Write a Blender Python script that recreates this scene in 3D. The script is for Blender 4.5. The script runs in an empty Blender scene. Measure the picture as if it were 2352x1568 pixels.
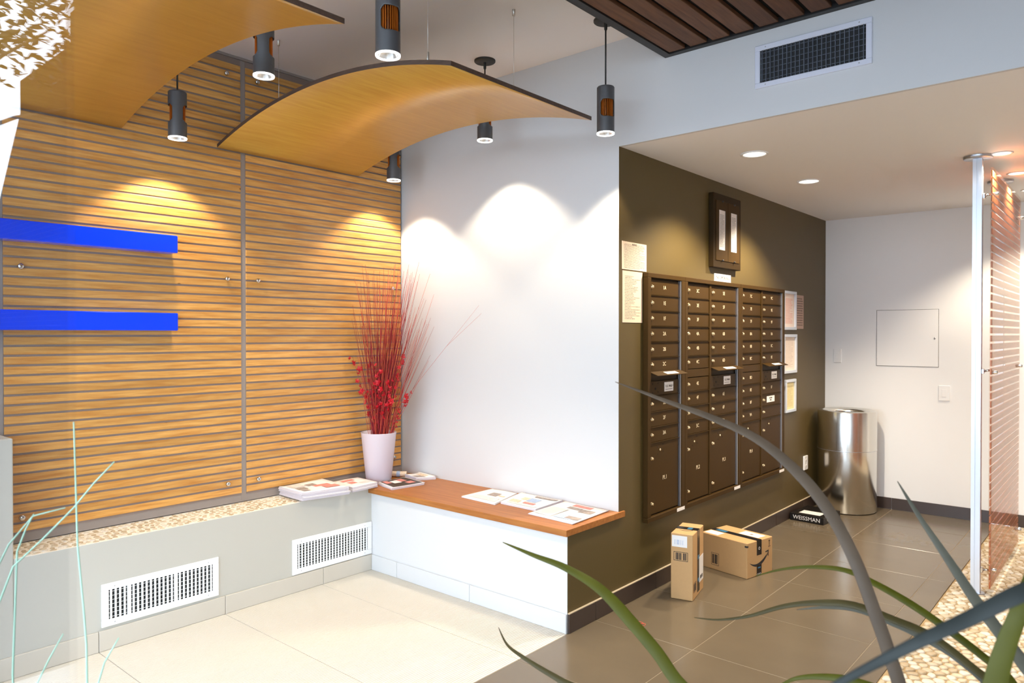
import bpy, math, random
from mathutils import Vector, Matrix, Euler
R = math.radians
rng = random.Random(7)
scene = bpy.context.scene
COL = scene.collection

# ------------------------------------------------------------------ camera
cam_data = bpy.data.cameras.new('camera')
cam_data.sensor_fit = 'HORIZONTAL'
cam_data.sensor_width = 36.0
cam_data.lens = 36.0 * 1676.7 / 2352.0
cam_data.clip_start = 0.02
cam_data.clip_end = 200
cam_data.dof.use_dof = True
cam_data.dof.focus_distance = 4.3
cam_data.dof.aperture_fstop = 5.6
cam = bpy.data.objects.new('camera', cam_data)
COL.objects.link(cam)
cam.location = (0, 0, 1.45)
cam.rotation_euler = (R(90 - 0.543), 0, R(40.737))
scene.camera = cam

# ------------------------------------------------------------------ world, exposure
SKY = 5.2
world = bpy.data.worlds.new('sky')
scene.world = world
world.use_nodes = True
bg = world.node_tree.nodes['Background']
bg.inputs[0].default_value = (0.70, 0.84, 1.0, 1)
bg.inputs[1].default_value = SKY
scene.view_settings.view_transform = 'Standard'
scene.view_settings.look = 'None'
scene.view_settings.gamma = 1.0
scene.view_settings.use_curve_mapping = False
scene.view_settings.exposure = 0.42
PENDANT_W = 29.0
DOWNLIGHT_W = 108.0
PANEL_SPOT_W = 64.0
WARM = (1.0, 0.86, 0.66)
scene.cycles.max_bounces = 7
scene.cycles.diffuse_bounces = 4
scene.cycles.glossy_bounces = 3
scene.cycles.transmission_bounces = 3
scene.cycles.transparent_max_bounces = 10
scene.cycles.caustics_reflective = False
scene.cycles.caustics_refractive = False
scene.cycles.adaptive_threshold = 0.08
scene.cycles.adaptive_min_samples = 16

# ------------------------------------------------------------------ materials
MATS = {}
def srgb(r, g, b):
    f = lambda c: (c / 255 / 12.92) if c / 255 <= 0.04045 else ((c / 255 + 0.055) / 1.055) ** 2.4
    return (f(r), f(g), f(b), 1)

def new_mat(name):
    m = bpy.data.materials.new(name)
    m.use_nodes = True
    nt = m.node_tree
    return m, nt, nt.nodes['Principled BSDF']

def plain(name, col, rough=0.5, metal=0.0, var=0.0, scale=20.0, bump=0.0, bscale=200.0, spec=None, emit=0.0, ecol=None, trans=0.0):
    m, nt, b = new_mat(name)
    b.inputs['Base Color'].default_value = col
    b.inputs['Roughness'].default_value = rough
    b.inputs['Metallic'].default_value = metal
    if spec is not None: b.inputs['Specular IOR Level'].default_value = spec
    if emit:
        b.inputs['Emission Color'].default_value = ecol or col
        b.inputs['Emission Strength'].default_value = emit
    if trans: b.inputs['Transmission Weight'].default_value = trans
    tc = nt.nodes.new('ShaderNodeTexCoord')
    if var:
        n = nt.nodes.new('ShaderNodeTexNoise'); n.inputs['Scale'].default_value = scale; n.inputs['Detail'].default_value = 4
        nt.links.new(tc.outputs['Object'], n.inputs['Vector'])
        mx = nt.nodes.new('ShaderNodeMix'); mx.data_type = 'RGBA'
        mx.inputs[6].default_value = tuple(c * (1 - var) for c in col[:3]) + (1,)
        mx.inputs[7].default_value = tuple(min(1, c * (1 + var)) for c in col[:3]) + (1,)
        nt.links.new(n.outputs['Fac'], mx.inputs[0]); nt.links.new(mx.outputs[2], b.inputs['Base Color'])
    if bump:
        n2 = nt.nodes.new('ShaderNodeTexNoise'); n2.inputs['Scale'].default_value = bscale; n2.inputs['Detail'].default_value = 2
        nt.links.new(tc.outputs['Object'], n2.inputs['Vector'])
        bp = nt.nodes.new('ShaderNodeBump'); bp.inputs['Strength'].default_value = bump; bp.inputs['Distance'].default_value = 0.002
        nt.links.new(n2.outputs['Fac'], bp.inputs['Height']); nt.links.new(bp.outputs['Normal'], b.inputs['Normal'])
    MATS[name] = m
    return m

def wood(name, dark, light, axis=1, rough=0.45, scale=6.0, rand=0.0, knots=False, coat=0.0, stretch=14.0):
    m, nt, b = new_mat(name)
    L = nt.links
    tc = nt.nodes.new('ShaderNodeTexCoord')
    oi = nt.nodes.new('ShaderNodeObjectInfo')
    mp = nt.nodes.new('ShaderNodeMapping')
    s = [stretch, stretch, stretch]; s[axis] = 1.0
    mp.inputs['Scale'].default_value = s
    add = nt.nodes.new('ShaderNodeVectorMath'); add.operation = 'MULTIPLY_ADD'
    L.new(oi.outputs['Random'], add.inputs[0]); add.inputs[1].default_value = (37, 19, 53)
    L.new(tc.outputs['Object'], add.inputs[2])
    L.new(add.outputs[0], mp.inputs['Vector'])
    n = nt.nodes.new('ShaderNodeTexNoise'); n.inputs['Scale'].default_value = scale; n.inputs['Detail'].default_value = 6; n.inputs['Roughness'].default_value = 0.6
    L.new(mp.outputs['Vector'], n.inputs['Vector'])
    cr = nt.nodes.new('ShaderNodeValToRGB')
    cr.color_ramp.elements[0].position = 0.3; cr.color_ramp.elements[0].color = dark
    cr.color_ramp.elements[1].position = 0.7; cr.color_ramp.elements[1].color = light
    L.new(n.outputs['Fac'], cr.inputs['Fac'])
    out = cr.outputs['Color']
    if rand:
        mr = nt.nodes.new('ShaderNodeMapRange'); mr.inputs['To Min'].default_value = 1 - rand; mr.inputs['To Max'].default_value = 1 + rand * 0.6
        L.new(oi.outputs['Random'], mr.inputs['Value'])
        hv = nt.nodes.new('ShaderNodeHueSaturation'); L.new(mr.outputs[0], hv.inputs['Value']); L.new(out, hv.inputs['Color'])
        out = hv.outputs['Color']
    if knots:
        v = nt.nodes.new('ShaderNodeTexVoronoi'); v.inputs['Scale'].default_value = 1.6
        mp2 = nt.nodes.new('ShaderNodeMapping'); s2 = [4.0, 4.0, 4.0]; s2[axis] = 2.4; mp2.inputs['Scale'].default_value = s2
        L.new(add.outputs[0], mp2.inputs['Vector']); L.new(mp2.outputs['Vector'], v.inputs['Vector'])
        c2 = nt.nodes.new('ShaderNodeValToRGB'); c2.color_ramp.elements[0].position = 0.012; c2.color_ramp.elements[0].color = (1, 1, 1, 1)
        c2.color_ramp.elements[1].position = 0.05; c2.color_ramp.elements[1].color = (0, 0, 0, 1)
        L.new(v.outputs['Distance'], c2.inputs['Fac'])
        mx = nt.nodes.new('ShaderNodeMix'); mx.data_type = 'RGBA'
        L.new(c2.outputs['Color'], mx.inputs[0]); L.new(out, mx.inputs[6]); mx.inputs[7].default_value = (0.06, 0.025, 0.008, 1)
        out = mx.outputs[2]
    L.new(out, b.inputs['Base Color'])
    b.inputs['Roughness'].default_value = rough
    if coat: b.inputs['Coat Weight'].default_value = coat; b.inputs['Coat Roughness'].default_value = 0.25
    MATS[name] = m
    return m

def clear(name, tint=(1, 1, 1, 1), ior=1.45, rough=0.0):
    m = bpy.data.materials.new(name); m.use_nodes = True
    nt = m.node_tree; nt.nodes.clear()
    o = nt.nodes.new('ShaderNodeOutputMaterial'); mix = nt.nodes.new('ShaderNodeMixShader')
    t = nt.nodes.new('ShaderNodeBsdfTransparent'); t.inputs[0].default_value = tint
    g = nt.nodes.new('ShaderNodeBsdfGlossy'); g.inputs['Roughness'].default_value = rough
    f = nt.nodes.new('ShaderNodeFresnel')
    ge = nt.nodes.new('ShaderNodeNewGeometry'); mr = nt.nodes.new('ShaderNodeMapRange')      # unrefracted sheet: same reflectance from both faces
    mr.inputs['To Min'].default_value = ior; mr.inputs['To Max'].default_value = 1.0 / ior
    nt.links.new(ge.outputs['Backfacing'], mr.inputs['Value']); nt.links.new(mr.outputs[0], f.inputs['IOR'])
    nt.links.new(f.outputs[0], mix.inputs[0]); nt.links.new(t.outputs[0], mix.inputs[1]); nt.links.new(g.outputs[0], mix.inputs[2])
    nt.links.new(mix.outputs[0], o.inputs[0])
    MATS[name] = m
    return m

def print_mat(name, paper, ink, lines, axis='Z', seed=0.0, fill=0.62, margin=0.08, rough=0.7, red=None):
    """Paper printed with rows of words: flat print only."""
    m, nt, b = new_mat(name); L = nt.links
    tc = nt.nodes.new('ShaderNodeTexCoord'); sp = nt.nodes.new('ShaderNodeSeparateXYZ')
    L.new(tc.outputs['Generated'], sp.inputs[0])
    up = sp.outputs[{'X': 0, 'Y': 1, 'Z': 2}[axis[0]]]
    side = sp.outputs[{'X': 0, 'Y': 1, 'Z': 2}[axis[1] if len(axis) > 1 else 'Y']]
    def M(op, a, bb=None, c=None):
        n = nt.nodes.new('ShaderNodeMath'); n.operation = op
        for i, v in enumerate((a, bb, c)):
            if v is None: continue
            if isinstance(v, (int, float)): n.inputs[i].default_value = v
            else: L.new(v, n.inputs[i])
        return n.outputs[0]
    row = M('MULTIPLY', up, float(lines))
    fr = M('FRACT', row)
    inrow = M('MULTIPLY', M('GREATER_THAN', fr, 0.3), M('LESS_THAN', fr, 0.78))
    rid = M('FLOOR', row)
    wn = nt.nodes.new('ShaderNodeTexWhiteNoise'); wn.noise_dimensions = '1D'; L.new(M('ADD', rid, seed), wn.inputs['W'])
    endx = M('MULTIPLY_ADD', wn.outputs['Value'], 0.55, fill - 0.2)
    inx = M('MULTIPLY', M('GREATER_THAN', side, margin), M('LESS_THAN', side, M('MINIMUM', endx, 1 - margin)))
    iny = M('MULTIPLY', M('GREATER_THAN', up, margin * 0.6), M('LESS_THAN', up, 1 - margin * 0.8))
    cb = nt.nodes.new('ShaderNodeCombineXYZ'); L.new(M('MULTIPLY', side, 70.0), cb.inputs[0]); L.new(rid, cb.inputs[1]); cb.inputs[2].default_value = seed
    ns = nt.nodes.new('ShaderNodeTexNoise'); ns.inputs['Scale'].default_value = 1.0; ns.inputs['Detail'].default_value = 0; L.new(cb.outputs[0], ns.inputs['Vector'])
    word = M('GREATER_THAN', ns.outputs['Fac'], 0.44)
    fac = M('MULTIPLY', M('MULTIPLY', inrow, word), M('MULTIPLY', inx, iny))
    mx = nt.nodes.new('ShaderNodeMix'); mx.data_type = 'RGBA'
    L.new(M('MULTIPLY', fac, 0.8), mx.inputs[0]); mx.inputs[6].default_value = paper; mx.inputs[7].default_value = ink
    L.new(mx.outputs[2], b.inputs['Base Color']); b.inputs['Roughness'].default_value = rough
    MATS[name] = m
    return m

plain('white_paint', srgb(208, 209, 210), 0.6, bump=0.06, bscale=350)
plain('alcove_white_lifted', srgb(240, 239, 238), 0.6, bump=0.05, bscale=350)  # same white as the walls, lightened to brighten the dim alcove
plain('ceiling_paint', srgb(244, 240, 237), 0.75, bump=0.05, bscale=300)
plain('low_wall_paint', srgb(192, 190, 181), 0.6, bump=0.06, bscale=350)
plain('brown_paint', srgb(86, 71, 36), 0.5, bump=0.12, bscale=320)
plain('backing', srgb(140, 124, 116), 0.6)
plain('joint_grey', srgb(150, 140, 134), 0.5)
plain('cream_tile', srgb(202, 196, 184), 0.35, var=0.03, scale=6)
plain('white_tile', srgb(206, 208, 210), 0.3, var=0.02, scale=6)
plain('dark_base_tile', srgb(66, 54, 48), 0.3, var=0.12, scale=12)
plain('floor_tile', srgb(108, 96, 79), 0.22, var=0.10, scale=5, bump=0.02, bscale=90)
plain('grout', srgb(188, 172, 146), 0.8)
plain('tile_grout', srgb(136, 122, 100), 0.8)
plain('pale_grout', srgb(240, 234, 222), 0.8)
plain('mat_joint', srgb(150, 140, 126), 0.8)
plain('ribbed_tile', srgb(216, 210, 198), 0.55, var=0.02, scale=8)
wood('slat_wood', srgb(196, 132, 58), srgb(232, 178, 100), axis=1, rough=0.42, scale=5.0, rand=0.16, knots=True)
wood('ply_wood', srgb(198, 146, 56), srgb(212, 164, 70), axis=1, rough=0.36, scale=4.0, coat=0.25, stretch=10)
wood('ply_edge', srgb(66, 50, 42), srgb(92, 72, 60), axis=0, rough=0.5)
wood('bench_wood', srgb(148, 86, 32), srgb(178, 116, 52), axis=0, rough=0.45, scale=4.0)
wood('ceiling_wood', srgb(76, 46, 26), srgb(108, 70, 42), axis=1, rough=0.6, scale=5.0, rand=0.18)
wood('veneer', srgb(150, 82, 46), srgb(190, 118, 74), axis=1, rough=0.35, scale=5.0, rand=0.12)
plain('black_frame', srgb(26, 24, 24), 0.45)
plain('black_void', srgb(8, 8, 8), 0.9)
plain('bronze', srgb(62, 43, 14), 0.55, spec=0.15, bump=0.05, bscale=500)
plain('bronze_dark', srgb(46, 32, 11), 0.55, spec=0.15)
plain('aluminium', srgb(198, 200, 206), 0.3, metal=0.9)
plain('white_aluminium', srgb(214, 222, 234), 0.28, metal=0.35)
plain('lock_metal', srgb(232, 214, 176), 0.25, metal=0.85)
plain('engraving', srgb(222, 208, 176), 0.6)
plain('label_white', srgb(236, 234, 232), 0.6)
plain('ink', srgb(40, 38, 40), 0.7)
plain('vent_white', srgb(240, 241, 242), 0.4)
plain('soffit_vent', srgb(214, 218, 232), 0.4)
plain('duct_dark', srgb(30, 32, 34), 0.8)
plain('duct_grid', srgb(96, 104, 118), 0.6)
plain('lamp_body', srgb(88, 88, 90), 0.42, metal=0.3, bump=0.05, bscale=900)
plain('copper_fin', srgb(214, 120, 40), 0.35, metal=0.6)
plain('lamp_black', srgb(22, 20, 20), 0.5)
plain('lamp_plate', srgb(40, 40, 38), 0.5)
plain('lens_glow', (0.55, 0.55, 0.55, 1), 0.15, metal=0.8, emit=0.22, ecol=(1.0, 0.95, 0.88, 1))
plain('rim_glow', (1, 1, 1, 1), 0.2, emit=1.6, ecol=(1.0, 0.97, 0.9, 1))
plain('downlight_glow', (1, 0.95, 0.85, 1), 0.3, emit=2.2, ecol=(1.0, 0.93, 0.8, 1))
plain('chrome', srgb(214, 214, 214), 0.15, metal=1.0)
plain('steel_wire', srgb(208, 202, 192), 0.3, metal=0.7)
plain('blue_acrylic', (0.002, 0.04, 0.75, 1), 0.15, emit=0.12, ecol=(0.0, 0.07, 0.85, 1))  # faint emission put in to imitate light coming through the acrylic
plain('vase_plastic', srgb(232, 222, 232), 0.4, trans=0.15)
plain('red_twig', srgb(140, 16, 34), 0.6)
plain('red_twig_light', srgb(190, 70, 50), 0.6)
plain('red_flower', srgb(200, 14, 36), 0.5, var=0.3, scale=40)
plain('band_red', srgb(214, 96, 70), 0.6)
plain('newsprint', srgb(240, 236, 234), 0.8)
plain('newsprint_edge', srgb(206, 198, 204), 0.8, var=0.1, scale=200)
plain('news_red', srgb(216, 140, 130), 0.8, var=0.35, scale=120)
plain('news_grey', srgb(158, 146, 140), 0.8, var=0.5, scale=90)
plain('news_blue', srgb(168, 186, 214), 0.8, var=0.4, scale=90)
plain('news_tan', srgb(224, 200, 174), 0.8, var=0.35, scale=90)
plain('mag_dark', srgb(70, 60, 52), 0.35, var=0.8, scale=60)
plain('cardboard', srgb(196, 156, 106), 0.7, var=0.04, scale=60)
plain('tape_black', srgb(24, 26, 30), 0.25, var=0.5, scale=60)
plain('tape_blue', srgb(64, 124, 162), 0.25)
plain('black_box', srgb(22, 20, 20), 0.35)
plain('steel', srgb(222, 220, 214), 0.22, metal=1.0)
plain('pebble_a', srgb(198, 182, 156), 0.5, var=0.12, scale=30)
plain('pebble_b', srgb(214, 205, 190), 0.5, var=0.1, scale=30)
plain('pebble_c', srgb(180, 160, 130), 0.5, var=0.12, scale=30)
plain('pebble_bed', srgb(168, 144, 106), 0.9)
plain('strap_leaf', srgb(68, 60, 32), 0.42, spec=0.2, var=0.3, scale=14)
plain('strap_leaf_olive', srgb(74, 74, 16), 0.45, spec=0.2, var=0.25, scale=14)
plain('strap_leaf_grey', srgb(90, 88, 76), 0.4, spec=0.2, var=0.25, scale=14)
plain('strap_leaf_blue', srgb(42, 46, 44), 0.45, spec=0.2, var=0.3, scale=14)
plain('strap_leaf_brown', srgb(88, 74, 60), 0.42, spec=0.2, var=0.25, scale=14)
plain('grass', srgb(168, 206, 182), 0.5, var=0.2, scale=10)
plain('planter', srgb(90, 86, 80), 0.7, var=0.08, scale=10)
plain('soil', srgb(52, 40, 30), 0.95, var=0.3, scale=60)
plain('tree_leaf', srgb(38, 36, 22), 0.5, var=0.4, scale=3)
plain('bark', srgb(70, 56, 44), 0.9, var=0.3, scale=20)
plain('pavement', srgb(168, 166, 164), 0.9, var=0.08, scale=3)
plain('dark_ground', srgb(34, 34, 36), 0.95, spec=0.0, var=0.1, scale=5)
plain('facade_band', srgb(70, 60, 56), 0.9)
plain('steel_grey', srgb(120, 122, 124), 0.5, metal=0.4)
clear('window_glass', ior=1.15)
clear('clear_sheet', ior=1.18, rough=0.05)
clear('resin', tint=(1.0, 0.94, 0.90, 1), ior=1.1, rough=0.02)
print_mat('notice_print', srgb(232, 208, 184), srgb(70, 56, 50), 26, 'ZY', 3.0, 0.9)
print_mat('notice_list_print', srgb(226, 200, 176), srgb(84, 66, 60), 34, 'ZY', 9.0, 0.62, 0.1)
print_mat('notice_red_print', srgb(236, 220, 210), srgb(214, 120, 112), 30, 'ZY', 5.0, 0.8, 0.16)
print_mat('notice_pale_print', srgb(236, 222, 208), srgb(200, 180, 168), 26, 'ZY', 15.0, 0.8, 0.16)
print_mat('notice_grey_print', srgb(176, 150, 136), srgb(60, 46, 44), 14, 'ZY', 21.0, 0.95, 0.1)
print_mat('notice_yellow_print', srgb(226, 212, 160), srgb(190, 172, 120), 22, 'ZY', 27.0, 0.8, 0.16)
print_mat('directory_print', srgb(232, 226, 222), srgb(60, 56, 60), 30, 'ZY', 33.0, 0.9, 0.12)
print_mat('news_text', srgb(238, 234, 230), srgb(150, 144, 142), 40, 'YX', 41.0, 0.95, 0.05)
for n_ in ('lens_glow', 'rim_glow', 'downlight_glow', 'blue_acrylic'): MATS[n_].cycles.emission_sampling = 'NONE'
# dark brick for the block added to mask the sky reflected in the pane
m, nt, b = new_mat('dark_brick'); MATS['dark_brick'] = m
bt = nt.nodes.new('ShaderNodeTexBrick'); tc = nt.nodes.new('ShaderNodeTexCoord'); mp = nt.nodes.new('ShaderNodeMapping')
mp.inputs['Rotation'].default_value = (R(90), 0, 0)
nt.links.new(tc.outputs['Object'], mp.inputs['Vector']); nt.links.new(mp.outputs['Vector'], bt.inputs['Vector'])
bt.inputs['Color1'].default_value = srgb(28, 24, 22); bt.inputs['Color2'].default_value = srgb(34, 28, 25); bt.inputs['Mortar'].default_value = srgb(60, 56, 54)
bt.inputs['Scale'].default_value = 1.0; bt.inputs['Brick Width'].default_value = 0.39; bt.inputs['Row Height'].default_value = 0.13; bt.inputs['Mortar Size'].default_value = 0.009
nt.links.new(bt.outputs['Color'], b.inputs['Base Color']); b.inputs['Roughness'].default_value = 0.95; b.inputs['Specular IOR Level'].default_value = 0.0

# ------------------------------------------------------------------ helpers
class MB:
    def __init__(s): s.v = []; s.f = []; s.m = []; s.sm = []
    def face(s, idx, mi=0, smooth=False): s.f.append(tuple(idx)); s.m.append(mi); s.sm.append(smooth)
    def box(s, a, b, mi=0):
        x0, y0, z0 = [min(p, q) for p, q in zip(a, b)]; x1, y1, z1 = [max(p, q) for p, q in zip(a, b)]
        n = len(s.v)
        s.v += [(x0, y0, z0), (x1, y0, z0), (x1, y1, z0), (x0, y1, z0), (x0, y0, z1), (x1, y0, z1), (x1, y1, z1), (x0, y1, z1)]
        for q in ((0, 3, 2, 1), (4, 5, 6, 7), (0, 1, 5, 4), (1, 2, 6, 5), (2, 3, 7, 6), (3, 0, 4, 7)):
            s.face([n + i for i in q], mi)
        return s
    def bevel_box(s, a, b, r=0.003, mi=0):
        x0, y0, z0 = [min(p, q) for p, q in zip(a, b)]; x1, y1, z1 = [max(p, q) for p, q in zip(a, b)]
        r = min(r, (x1 - x0) / 2.1, (y1 - y0) / 2.1, (z1 - z0) / 2.1)
        n = len(s.v); idx = {}
        def vv(x, y, z):
            k = (round(x, 6), round(y, 6), round(z, 6))
            if k not in idx: idx[k] = len(s.v); s.v.append((x, y, z))
            return idx[k]
        X = (x0, x1); Y = (y0, y1); Z = (z0, z1); sg = (1, -1)
        P = {}
        for i in (0, 1):
            for j in (0, 1):
                for k in (0, 1):
                    P[i, j, k] = (vv(X[i], Y[j] + sg[j] * r, Z[k] + sg[k] * r), vv(X[i] + sg[i] * r, Y[j], Z[k] + sg[k] * r), vv(X[i] + sg[i] * r, Y[j] + sg[j] * r, Z[k]))
        fs = []
        for i in (0, 1): fs.append([P[i, 0, 0][0], P[i, 1, 0][0], P[i, 1, 1][0], P[i, 0, 1][0]])
        for j in (0, 1): fs.append([P[0, j, 0][1], P[1, j, 0][1], P[1, j, 1][1], P[0, j, 1][1]])
        for k in (0, 1): fs.append([P[0, 0, k][2], P[1, 0, k][2], P[1, 1, k][2], P[0, 1, k][2]])
        for i in (0, 1):
            for j in (0, 1): fs.append([P[i, j, 0][0], P[i, j, 1][0], P[i, j, 1][1], P[i, j, 0][1]])
            for k in (0, 1): fs.append([P[i, 0, k][0], P[i, 1, k][0], P[i, 1, k][2], P[i, 0, k][2]])
        for j in (0, 1):
            for k in (0, 1): fs.append([P[0, j, k][1], P[1, j, k][1], P[1, j, k][2], P[0, j, k][2]])
        for key in P: fs.append(list(P[key]))
        c = Vector(((x0 + x1) / 2, (y0 + y1) / 2, (z0 + z1) / 2))
        for f in fs:
            p = [Vector(s.v[i]) for i in f]
            nn = (p[1] - p[0]).cross(p[2] - p[0]); mid = sum(p, Vector()) / len(p)
            if nn.dot(mid - c) < 0: f = f[::-1]
            s.face(f, mi)
        return s
    def lathe(s, prof, n=32, c=(0, 0, 0), axis='z', mi=0, smooth=True, cap0=False, cap1=False):
        base = len(s.v)
        def pt(r, h, a):
            x, y = r * math.cos(a), r * math.sin(a)
            p = {'z': (x, y, h), 'x': (h, x, y), 'y': (y, h, x)}[axis]
            return (p[0] + c[0], p[1] + c[1], p[2] + c[2])
        for r, h in prof:
            for k in range(n): s.v.append(pt(r, h, 2 * math.pi * k / n))
        for i in range(len(prof) - 1):
            for k in range(n):
                k2 = (k + 1) % n
                s.face([base + i * n + k, base + i * n + k2, base + (i + 1) * n + k2, base + (i + 1) * n + k], mi, smooth)
        if cap0: s.face([base + k for k in range(n)][::-1], mi)
        if cap1: s.face([base + (len(prof) - 1) * n + k for k in range(n)], mi)
        return s
    def cyl(s, r, h0, h1, n=20, c=(0, 0, 0), axis='z', mi=0, smooth=True):
        return s.lathe([(r, h0), (r, h1)], n, c, axis, mi, smooth, True, True)
    def tube(s, pts, rad, n=6, mi=0, taper=None):
        base = len(s.v); P = [Vector(p) for p in pts]
        for i, p in enumerate(P):
            t = (P[min(i + 1, len(P) - 1)] - P[max(i - 1, 0)]).normalized()
            u = t.cross(Vector((0.31, 0.9, 0.17))).normalized(); w = t.cross(u)
            rr = rad * (1 if taper is None else 1 + (taper - 1) * i / (len(P) - 1))
            for k in range(n):
                a = 2 * math.pi * k / n
                s.v.append(tuple(p + rr * (math.cos(a) * u + math.sin(a) * w)))
        for i in range(len(P) - 1):
            for k in range(n):
                k2 = (k + 1) % n
                s.face([base + i * n + k, base + i * n + k2, base + (i + 1) * n + k2, base + (i + 1) * n + k], mi, True)
        s.face([base + k for k in range(n)][::-1], mi); s.face([base + (len(P) - 1) * n + k for k in range(n)], mi)
        return s
    def prism(s, poly, z0, z1, mi=0):
        n = len(poly); b = len(s.v)
        s.v += [(x, y, z0) for x, y in poly] + [(x, y, z1) for x, y in poly]
        s.face([b + i for i in range(n)][::-1], mi); s.face([b + n + i for i in range(n)], mi)
        for i in range(n):
            j = (i + 1) % n; s.face([b + i, b + j, b + n + j, b + n + i], mi)
        return s
    def mesh(s, name, mats):
        me = bpy.data.meshes.new(name); me.from_pydata(s.v, [], s.f)
        for m in (mats if isinstance(mats, (list, tuple)) else [mats]): me.materials.append(MATS[m])
        me.polygons.foreach_set('material_index', s.m); me.polygons.foreach_set('use_smooth', s.sm)
        me.update(); return me

def link(name, me, parent=None, loc=None, rot=None, scale=None):
    o = bpy.data.objects.new(name, me); COL.objects.link(o)
    if parent is not None: o.parent = parent
    if loc is not None: o.location = loc
    if rot is not None: o.rotation_euler = rot
    if scale is not None: o.scale = scale
    return o
def build(mb, name, mats, parent=None, loc=None, rot=None): return link(name, mb.mesh(name, mats), parent, loc, rot)
def tag(o, label=None, cat=None, group=None, kind=None):
    if label: o['label'] = label
    if cat: o['category'] = cat
    if group: o['group'] = group
    if kind: o['kind'] = kind
    return o
def thing(name, label, cat, loc=(0, 0, 0), rot=(0, 0, 0), group=None):
    o = bpy.data.objects.new(name, None); COL.objects.link(o); o.location = loc; o.rotation_euler = rot
    o.empty_display_size = 0.05
    return tag(o, label, cat, group)
def struct(mb, name, mats, label=None):
    o = build(mb, name, mats); o['kind'] = 'structure'
    if label: o['label'] = label
    return o
TXT = {}
def text_mesh(body, size, mat, ext=0.0004):
    k = (body, size, mat)
    if k not in TXT:
        cu = bpy.data.curves.new('lettering', 'FONT'); cu.body = body; cu.size = size; cu.extrude = ext
        cu.align_x = 'CENTER'; cu.align_y = 'CENTER'; cu.resolution_u = 2
        ob = bpy.data.objects.new('lettering', cu)
        me = bpy.data.meshes.new_from_object(ob); me.materials.clear(); me.materials.append(MATS[mat]); me.name = 'lettering'
        bpy.data.objects.remove(ob); TXT[k] = me
    return TXT[k]
ROT_X = (R(90), 0, R(90))      # lettering on faces looking along +x
ROT_Y = (R(90), 0, 0)          # lettering on faces looking along -y

# ------------------------------------------------------------------ key dimensions
XS = -3.84      # face of the slatted wall panels
XL = -3.60      # face of the low wall
XD = -2.098     # face of the brown wall
YB = 2.848      # face of the bench base
YW = 3.305      # white wall
YK = 6.65       # back wall of the mail alcove
ZC = 3.005      # ceiling
ZA = 2.446      # alcove ceiling
YG = 0.30       # shop-front glass
ZL = 0.505      # ledge / bench height
XR = 1.20       # right hand wall

# ------------------------------------------------------------------ room shell
struct(MB().box((-4.05, YG, 0), (-3.868, YW + 0.15, ZC)), 'wall_left', 'backing')
w = MB().box((-3.868, YW, 0), (XD - 0.0012, YW + 0.02, ZC))
w.box((XD - 0.0012, YW, ZA), (XR, YW + 0.02, ZC))
struct(w, 'wall_back', 'white_paint')
w = MB().box((XD - 0.12, YB, 0), (XD, YW - 0.0002, ZL - 0.03)).box((XD - 0.12, YW + 0.02, 0), (XD, YK, ZA)).box((XD - 0.0012, YW, 0), (XD, YW + 0.02, ZA - 0.0005))
struct(w, 'wall_mail', 'brown_paint')
struct(MB().box((XD - 0.12, YK, 0), (XR, YK + 0.1, ZA)), 'wall_alcove', 'alcove_white_lifted')
struct(MB().box((XR, YG, 0), (XR + 0.1, YK + 0.1, ZC)), 'wall_right', 'white_paint')
struct(MB().box((-4.05, YG - 0.05, ZC), (XR + 0.1, YW + 0.02, ZC + 0.1)), 'ceiling', 'ceiling_paint')
struct(MB().box((XD - 0.12, YW + 0.02, ZA), (XR, YK + 0.1, ZA + 0.1)), 'ceiling_alcove', 'alcove_white_lifted')
# low wall with ledge, raised pier at its near end, bench base
struct(MB().box((XS - 0.028, 0.956, 0), (XL, YB, ZL - 0.004)), 'wall_low', 'low_wall_paint')
struct(MB().bevel_box((-3.868, YG + 0.02, 0), (XL, 0.956, 1.012), 0.004), 'wall_pier', 'low_wall_paint')
struct(MB().box((XL, YB, 0.0), (XD - 0.12, YW, 0.475)).box((XD - 0.12, YB - 0.0005, 0), (XD - 0.0005, YB, 0.474)), 'wall_bench', 'white_paint')
struct(MB().box((-3.868, YB, 0), (XL, YW, 0.475)), 'wall_corner', 'low_wall_paint')

# ------------------------------------------------------------------ floors
fl = struct(MB().box((-4.05, YG, -0.06), (XR, YK, -0.009)), 'floor', 'grout')
struct(MB().box((XD + 0.001, YG, -0.0085), (-0.8275, YK, -0.001)), 'floor_grout', 'tile_grout')
# dark porcelain tiles
cols = [(XD + 0.003, -1.5555), (-1.5525, -0.9525), (-0.9495, -0.828)]
ys = [0.32] + [0.655 + 0.605 * i for i in range(1, 10)] + [YK - 0.002]
for (xa, xb) in cols:
    for i in range(len(ys) - 1):
        build(MB().bevel_box((xa, ys[i] + 0.0015, -0.02), (xb, ys[i + 1] - 0.0015, 0), 0.0012), 'floor_tile', 'floor_tile', fl)
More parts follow.
